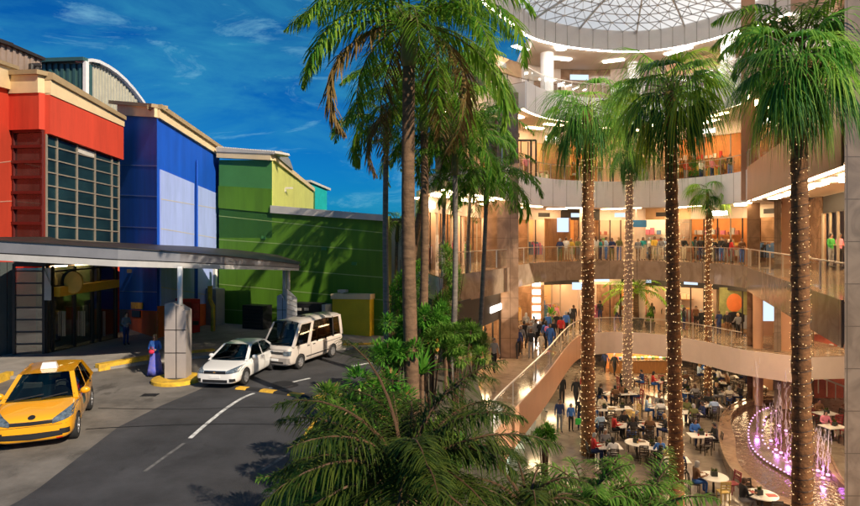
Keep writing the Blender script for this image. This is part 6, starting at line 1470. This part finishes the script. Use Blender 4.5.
for (px, py, sh, turn, ch, what) in TAB:
    if not what: continue
    p = P(px, py, TZ); p.z = Z0; a = rad(turn); lookup[(px, py)] = p
    put(RT if sh == 'r' else RO, p, a, ('white rectangular cafe table, ' if sh == 'r' else 'white round cafe table, ') + what)
    for (nm, dx, dy), c in zip(SIDE, ch):
        if c == '-': continue
        k = {'d': 'dark', 'y': 'pale yellow', 'r': 'dark red'}[c]; dd = (.72 if dy else .85) if sh == 'r' else .85
        q = Vector((dx * dd, dy * dd, 0)); q.rotate(Matrix.Rotation(a, 3, 'Z')); z = a + math.atan2(dy, dx) - math.pi / 2 + rp.uniform(-.25, .25)
        put(CH[k], p + q, z, '%s cafe chair, %s side of table %s' % (k, nm, what))
    menu(p + Vector((rp.uniform(-.15, .15), rp.uniform(-.05, .1), .757)), a + rp.uniform(-.3, .3), 'small dark planter on the cafe table ' + what)
GT = 'people seated at the cafe tables'
def seat(px, py, side, top, legs, hair, lg, what, turn=0):
    p = lookup[(px, py)]; nm, dx, dy = [s for s in SIDE if s[0] == side][0]; q = Vector((dx * (.82 if dx else .72), dy * .72, 0)); q.rotate(Matrix.Rotation(rad(turn), 3, 'Z'))
    person(say((top, legs, hair, lg), what) if not what.startswith('table ') else '%s%s-haired sitter in %s and %s, %s' % ('long-' if lg else '', hair, top, legs, what), p + q, math.atan2(dy, dx) - math.pi / 2 + rad(turn), 'sit', top, legs, hair, lg, 1.08, GT)
seat(609, 446, 'back', 'grey', 'black', 'grey', 0, 'by the foot of the first lit trunk'); seat(660, 407, 'left', 'light blue', 'blue', 'black', 0, 'left of the middle trunk', -18)
seat(660, 407, 'back', 'grey', 'black', 'fair', 0, 'across from the light blue shirt', -18)
seat(709, 371.7, 'left', 'light blue', 'navy', 'fair', 0, 'at the farthest table'); seat(709, 371.7, 'back', 'blue', 'black', 'brown', 1, 'at the farthest table beside a friend')
seat(711, 405, 'left', 'black', 'black', 'black', 0, 'right of the middle trunk'); seat(700.5, 435, 'back', 'blue', 'navy', 'black', 1, 'left of the fountain')
seat(700.5, 435, 'right', 'black', 'black', 'black', 0, 'bending over by the fountain rim'); seat(745.5, 364.5, 'left', 'navy', 'light blue' if 0 else 'navy', 'black', 0, 'at the back by the steps')
seat(762, 494, 'left', 'black', 'grey', 'brown', 0, 'at the near rim of the fountain'); seat(628, 425, 'back', 'black', 'black', 'black', 0, 'in the middle of the tables'); seat(628, 425, 'left', 'red', 'black', 'brown', 1, 'in the middle of the tables'); seat(690, 412, 'right', 'navy', 'black', 'black', 0, 'second row by the middle trunk'); seat(683, 378, 'left', 'white', 'black', 'fair', 1, 'left of the slim far palm'); seat(728.5, 393.6, 'right', 'black', 'navy', 'brown', 1, 'between slim palm and fountain'); seat(632, 379, 'left', 'black', 'black', 'fair', 0, 'next to the food counter'); seat(751, 374.3, 'back', 'grey', 'black', 'black', 0, 'behind the fountain'); seat(717, 381.8, 'right', 'brown', 'black', 'grey', 0, 'right of the slim far palm'); seat(729, 376, 'left', 'white', 'navy', 'black', 1, 'near the screen'); seat(676, 459, 'left', 'black', 'grey', 'black', 1, 'near the middle trunk')
seat(826, 413, 'back', 'brown', 'black', 'black', 0, 'farther table by the red wall'); seat(833, 426, 'back', 'pink', 'black', 'black', 1, 'nearer table by the red wall'); seat(664, 381, 'right', 'red', 'black', 'black', 0, 'behind the middle trunk')
taken = {(609, 446, 'back'), (660, 407, 'left'), (660, 407, 'back'), (709, 371.7, 'left'), (709, 371.7, 'back'), (711, 405, 'left'), (700.5, 435, 'back'), (700.5, 435, 'right'), (745.5, 364.5, 'left'), (762, 494, 'left'), (664, 381, 'right'), (628, 425, 'back'), (628, 425, 'left'), (690, 412, 'right'), (683, 378, 'left'), (728.5, 393.6, 'right'), (632, 379, 'left'), (751, 374.3, 'back'), (717, 381.8, 'right'), (729, 376, 'left'), (676, 459, 'left'), (826, 413, 'back'), (833, 426, 'back')}
r = random.Random(404); used = set()
for (px, py, sh, turn, ch, what) in TAB:
    if not what: continue
    for (nm, dx, dy), c in zip(SIDE, ch):
        if c == '-' or (px, py, nm) in taken or r.random() > .5: continue
        q = dressed(used, r, ['black', 'navy', 'grey', 'white', 'red', 'blue', 'brown', 'black', 'cream', 'light blue', 'olive'], ['black', 'navy', 'grey', 'blue']); seat(px, py, nm, *q, 'table ' + what, turn)
# plates, cups and trays left on the tables
for (px, py, sh, turn, ch, what) in TAB:
    if not what: continue
    p = lookup[(px, py)]
    for k in range(r.randint(2, 4)):
        a, d = r.uniform(0, 6.3), r.uniform(.2, .38); c = (p.x + math.cos(a) * d, p.y + math.sin(a) * d * .75, 0); mb = MB(); z = Z0 + .757; kind = r.choice(['cup', 'plate', 'tray'])
        if kind == 'cup': mb.lathe(c, [(.03, z), (.04, z + .11), (.03, z + .11), (0, z + .02)], 10)
        elif kind == 'plate': mb.lathe(c, [(.06, z), (.12, z + .02), (.11, z + .022), (0, z + .01)], 14)
        else: mb.box(c[0] - .19, c[1] - .13, z, c[0] + .19, c[1] + .13, z + .02)
        tag(mb.build(kind, plain(r.choice([(.7, .68, .64), (.45, .05, .04), (.12, .07, .04), (.55, .35, .12)]), .4)), 'small %s lying on a white cafe table in the food court' % kind, kind, '%ss on the cafe tables' % kind)
# cafe in the right wing behind the fountain
for i, (x, y, lab) in enumerate(((25.6, 39.5, 'under the wing near the red wall, farther one'), (24.6, 35.6, 'under the wing near the red wall, nearer one'), (22.6, 33.0, 'under the wing closest to the right pier'))):
    pass
# glass railing boxes and counters at the far left of the atrium floor
ct = thing('cafe_counter', 'lit orange food counter under the first floor at the back of the atrium', 'counter', D(650, 380, 50).xy.to_3d() + Vector((0, 0, Z0)))
a, b = D(612, 300, 49.5), D(672, 300, 49.5)
mb = MB(); mb.box(a.x, 49.5, Z0, b.x, 50.3, Z0 + 1.0); mb.build('front', 'wood', ct)
mb = MB(); mb.box(a.x - .05, 49.4, Z0 + 1.0, b.x + .05, 50.4, Z0 + 1.06); mb.build('top', 'marble_grey', ct)
mb = MB(); mb.box(a.x, 51.3, Z0, b.x, 51.5, -2.62); mb.build('back_panel', 'shop_orange', ct)
mb = MB(); mb.box(a.x + .3, 49.7, -3.1, b.x - .3, 50.2, -3.04); mb.build('lamp', 'lamp_soft', ct)
p = D(651, 363, 51.2); mb = MB(); mb.box(p.x - .55, 51.15, p.z - .5, p.x + .55, 51.25, p.z + .55); mb.build('sign', mat('white sign', (.8, .78, .75), .5), ct)
mb = MB(); mb.box(p.x - .4, 51.1, p.z - .1, p.x + .4, 51.15, p.z + .35); mb.build('sign_panel', 'vend_red', ct)
q = random.Random(8)
for i in range(16):
    mb = MB(); x = lerp(a.x + .2, b.x - .2, i / 15); mb.lathe((x, 49.85, 0), [(.13, Z0 + 1.062), (.16, Z0 + 1.25), (0, Z0 + 1.3 + q.random() * .15)], 8); mb.build('food_display', plain(q.choice(GOODS)), ct)
# advertising screen on a post and rail by the steps
sc_ = thing('advertising_screen', 'lit advertising screen on a post beside the brown pier', 'screen', P(753, 369, Z0)); p = sc_.location
mb = MB(); mb.box(p.x - .07, p.y - .05, Z0, p.x + .07, p.y + .05, Z0 + 1.9); mb.build('post', 'dark_frame', sc_)
mb = MB(); mb.box(p.x - .5, p.y - .06, Z0 + 1.9, p.x + .5, p.y + .06, Z0 + 3.3); fr_ = mb.build('frame', 'dark_frame', sc_)
mb = MB(); mb.box(p.x - .45, p.y - .075, Z0 + 1.96, p.x + .45, p.y - .062, Z0 + 3.24); mb.build('display', 'screen', fr_)
mb = MB(); mb.ball((p.x + .05, p.y - .08, Z0 + 2.55), (.25, .02, .4), 12, 8); mb.build('picture_shape', mat('red picture', (.6, .08, .06), .5), fr_)
# bright shop window below the walkway
bw = thing('shop_window', 'bright greenish shop window below the sloping walkway edge', 'shop window', (6, 34, Z0))
mb = MB(); mb.prism([(2.6, 26), (2.8, 26), (7.6, 42.5), (7.4, 42.5)], Z0, -2.62); mb.build('wall', 'fascia_pale', bw)
mb = MB(); mb.prism([(2.85, 26.2), (2.9, 26.2), (7.64, 42.3), (7.6, 42.3)], Z0 + .3, -3.0); mb.build('lit_pane', emit('lit window', (.8, 1, .75), .9), bw)
mb = MB(); q = random.Random(5)
for i in range(9):
    c = lerp(V2(2.95, 26.4), V2(7.7, 42.2), i / 8); mb.box(c.x - .04, c.y - .05, Z0, c.x + .06, c.y + .05, -2.63)
mb.build('frame', 'alu', bw)
for i in range(8):
    c = lerp(V2(3.3, 27.2), V2(7.9, 41.5), i / 7); mb = MB(); mb.box(c.x - .15, c.y - .4, Z0, c.x + .25, c.y + .4, Z0 + q.uniform(.4, .9)); st = mb.build('display_plinth', 'table_white', bw)
    mb = MB(); mb.ball((c.x, c.y, Z0 + 1.2), (.2, .25, .3), 10, 6); mb.build('display', plain(q.choice(GOODS)), st)
shrub('green plant below the walkway edge at the bright window', 545, 27.5, 432, .5, .35, 500, 91, ll=.3, lw=.06, name='potted_shrub', base=Z0)
# ------------------------------------------------------------------ camera, sun, sky
cam = bpy.data.cameras.new('camera'); co = bpy.data.objects.new('camera', cam); COL.objects.link(co)
co.location = (0, 0, CZ); co.rotation_euler = (rad(90), 0, 0); cam.sensor_width = 36; cam.lens = F / 860 * 36; cam.shift_y = -(253 - HY) / 860
cam.clip_start = .1; cam.clip_end = 3000; S.camera = co
SD = Vector((0.66 * math.cos(rad(33.5)), -.75 * math.cos(rad(33.5)), math.sin(rad(33.5))))
sun = bpy.data.lights.new('sun', 'SUN'); sun.energy = 3.6; sun.angle = rad(.5); sun.color = (1, .85, .66)
so = bpy.data.objects.new('sun', sun); COL.objects.link(so); so.rotation_euler = SD.to_track_quat('Z', 'Y').to_euler(); so.location = (30, -20, 60)
wd = bpy.data.worlds.new('World'); S.world = wd; wd.use_nodes = True; nt = wd.node_tree; nt.nodes.clear()
out = nt.nodes.new('ShaderNodeOutputWorld'); bg = nt.nodes.new('ShaderNodeBackground'); bg.inputs[1].default_value = .1
sky = nt.nodes.new('ShaderNodeTexSky'); sky.sky_type = 'NISHITA'; sky.sun_disc = False; sky.sun_elevation = rad(33.5); sky.sun_rotation = math.atan2(.66, -.75)
sky.air_density = 1.0; sky.dust_density = .4; sky.ozone_density = 4.0
tc = nt.nodes.new('ShaderNodeTexCoord'); mp = nt.nodes.new('ShaderNodeMapping'); mp.inputs['Scale'].default_value = (1.6, 1.2, 4.5); mp.inputs['Rotation'].default_value = (0, rad(-22), rad(12)); mp.inputs['Location'].default_value = (2.3, .4, 1.1)
nz = nt.nodes.new('ShaderNodeTexNoise'); nz.inputs['Scale'].default_value = 2.6; nz.inputs['Detail'].default_value = 9; nz.inputs['Roughness'].default_value = .62; nz.inputs['Distortion'].default_value = .5
rp_ = nt.nodes.new('ShaderNodeValToRGB'); rp_.color_ramp.elements[0].position = .40; rp_.color_ramp.elements[0].color = (0, 0, 0, 1); rp_.color_ramp.elements[1].position = .8; rp_.color_ramp.elements[1].color = (.75, .75, .75, 1)
nt.links.new(tc.outputs['Generated'], mp.inputs['Vector']); nt.links.new(mp.outputs[0], nz.inputs['Vector']); nt.links.new(nz.outputs['Fac'], rp_.inputs['Fac'])
tint = nt.nodes.new('ShaderNodeMix'); tint.data_type = 'RGBA'; tint.blend_type = 'MULTIPLY'; tint.inputs[0].default_value = 1.0; tint.inputs[7].default_value = (.008, .2, .42, 1)
nt.links.new(sky.outputs[0], tint.inputs[6])
mx = nt.nodes.new('ShaderNodeMix'); mx.data_type = 'RGBA'; mx.inputs[7].default_value = (.3, 2.3, 3.3, 1)
nt.links.new(rp_.outputs[0], mx.inputs[0]); nt.links.new(tint.outputs[2], mx.inputs[6]); n2 = nt.nodes.new('ShaderNodeTexNoise'); n2.inputs['Scale'].default_value = 5.2; n2.inputs['Detail'].default_value = 10; n2.inputs['Roughness'].default_value = .68; n2.inputs['Distortion'].default_value = 1.1
m2 = nt.nodes.new('ShaderNodeMapping'); m2.inputs['Scale'].default_value = (1.0, .7, 3.4); m2.inputs['Rotation'].default_value = (0, rad(16), rad(30)); m2.inputs['Location'].default_value = (.7, 3.1, .2)
r2 = nt.nodes.new('ShaderNodeValToRGB'); r2.color_ramp.elements[0].position = .55; r2.color_ramp.elements[0].color = (0, 0, 0, 1); r2.color_ramp.elements[1].position = .8; r2.color_ramp.elements[1].color = (.8, .8, .8, 1)
x2 = nt.nodes.new('ShaderNodeMix'); x2.data_type = 'RGBA'; x2.inputs[7].default_value = (1.5, 3.6, 4.6, 1)
nt.links.new(tc.outputs['Generated'], m2.inputs[0]); nt.links.new(m2.outputs[0], n2.inputs['Vector']); nt.links.new(n2.outputs['Fac'], r2.inputs['Fac']); nt.links.new(r2.outputs[0], x2.inputs[0]); nt.links.new(mx.outputs[2], x2.inputs[6])
nt.links.new(x2.outputs[2], bg.inputs[0]); nt.links.new(bg.outputs[0], out.inputs[0])
S.view_settings.view_transform = 'Standard'; S.view_settings.look = 'None'; S.view_settings.exposure = .75; S.view_settings.gamma = 1; S.view_settings.use_curve_mapping = False
S.render.engine = 'CYCLES'; S.cycles.use_denoising = True; S.cycles.max_bounces = 6; S.cycles.diffuse_bounces = 3; S.cycles.glossy_bounces = 3; S.cycles.transparent_max_bounces = 16; S.cycles.transmission_bounces = 4
S.cycles.use_adaptive_sampling = True; S.cycles.adaptive_threshold = .02; S.cycles.sample_clamp_indirect = 6; S.cycles.caustics_reflective = False; S.cycles.caustics_refractive = False
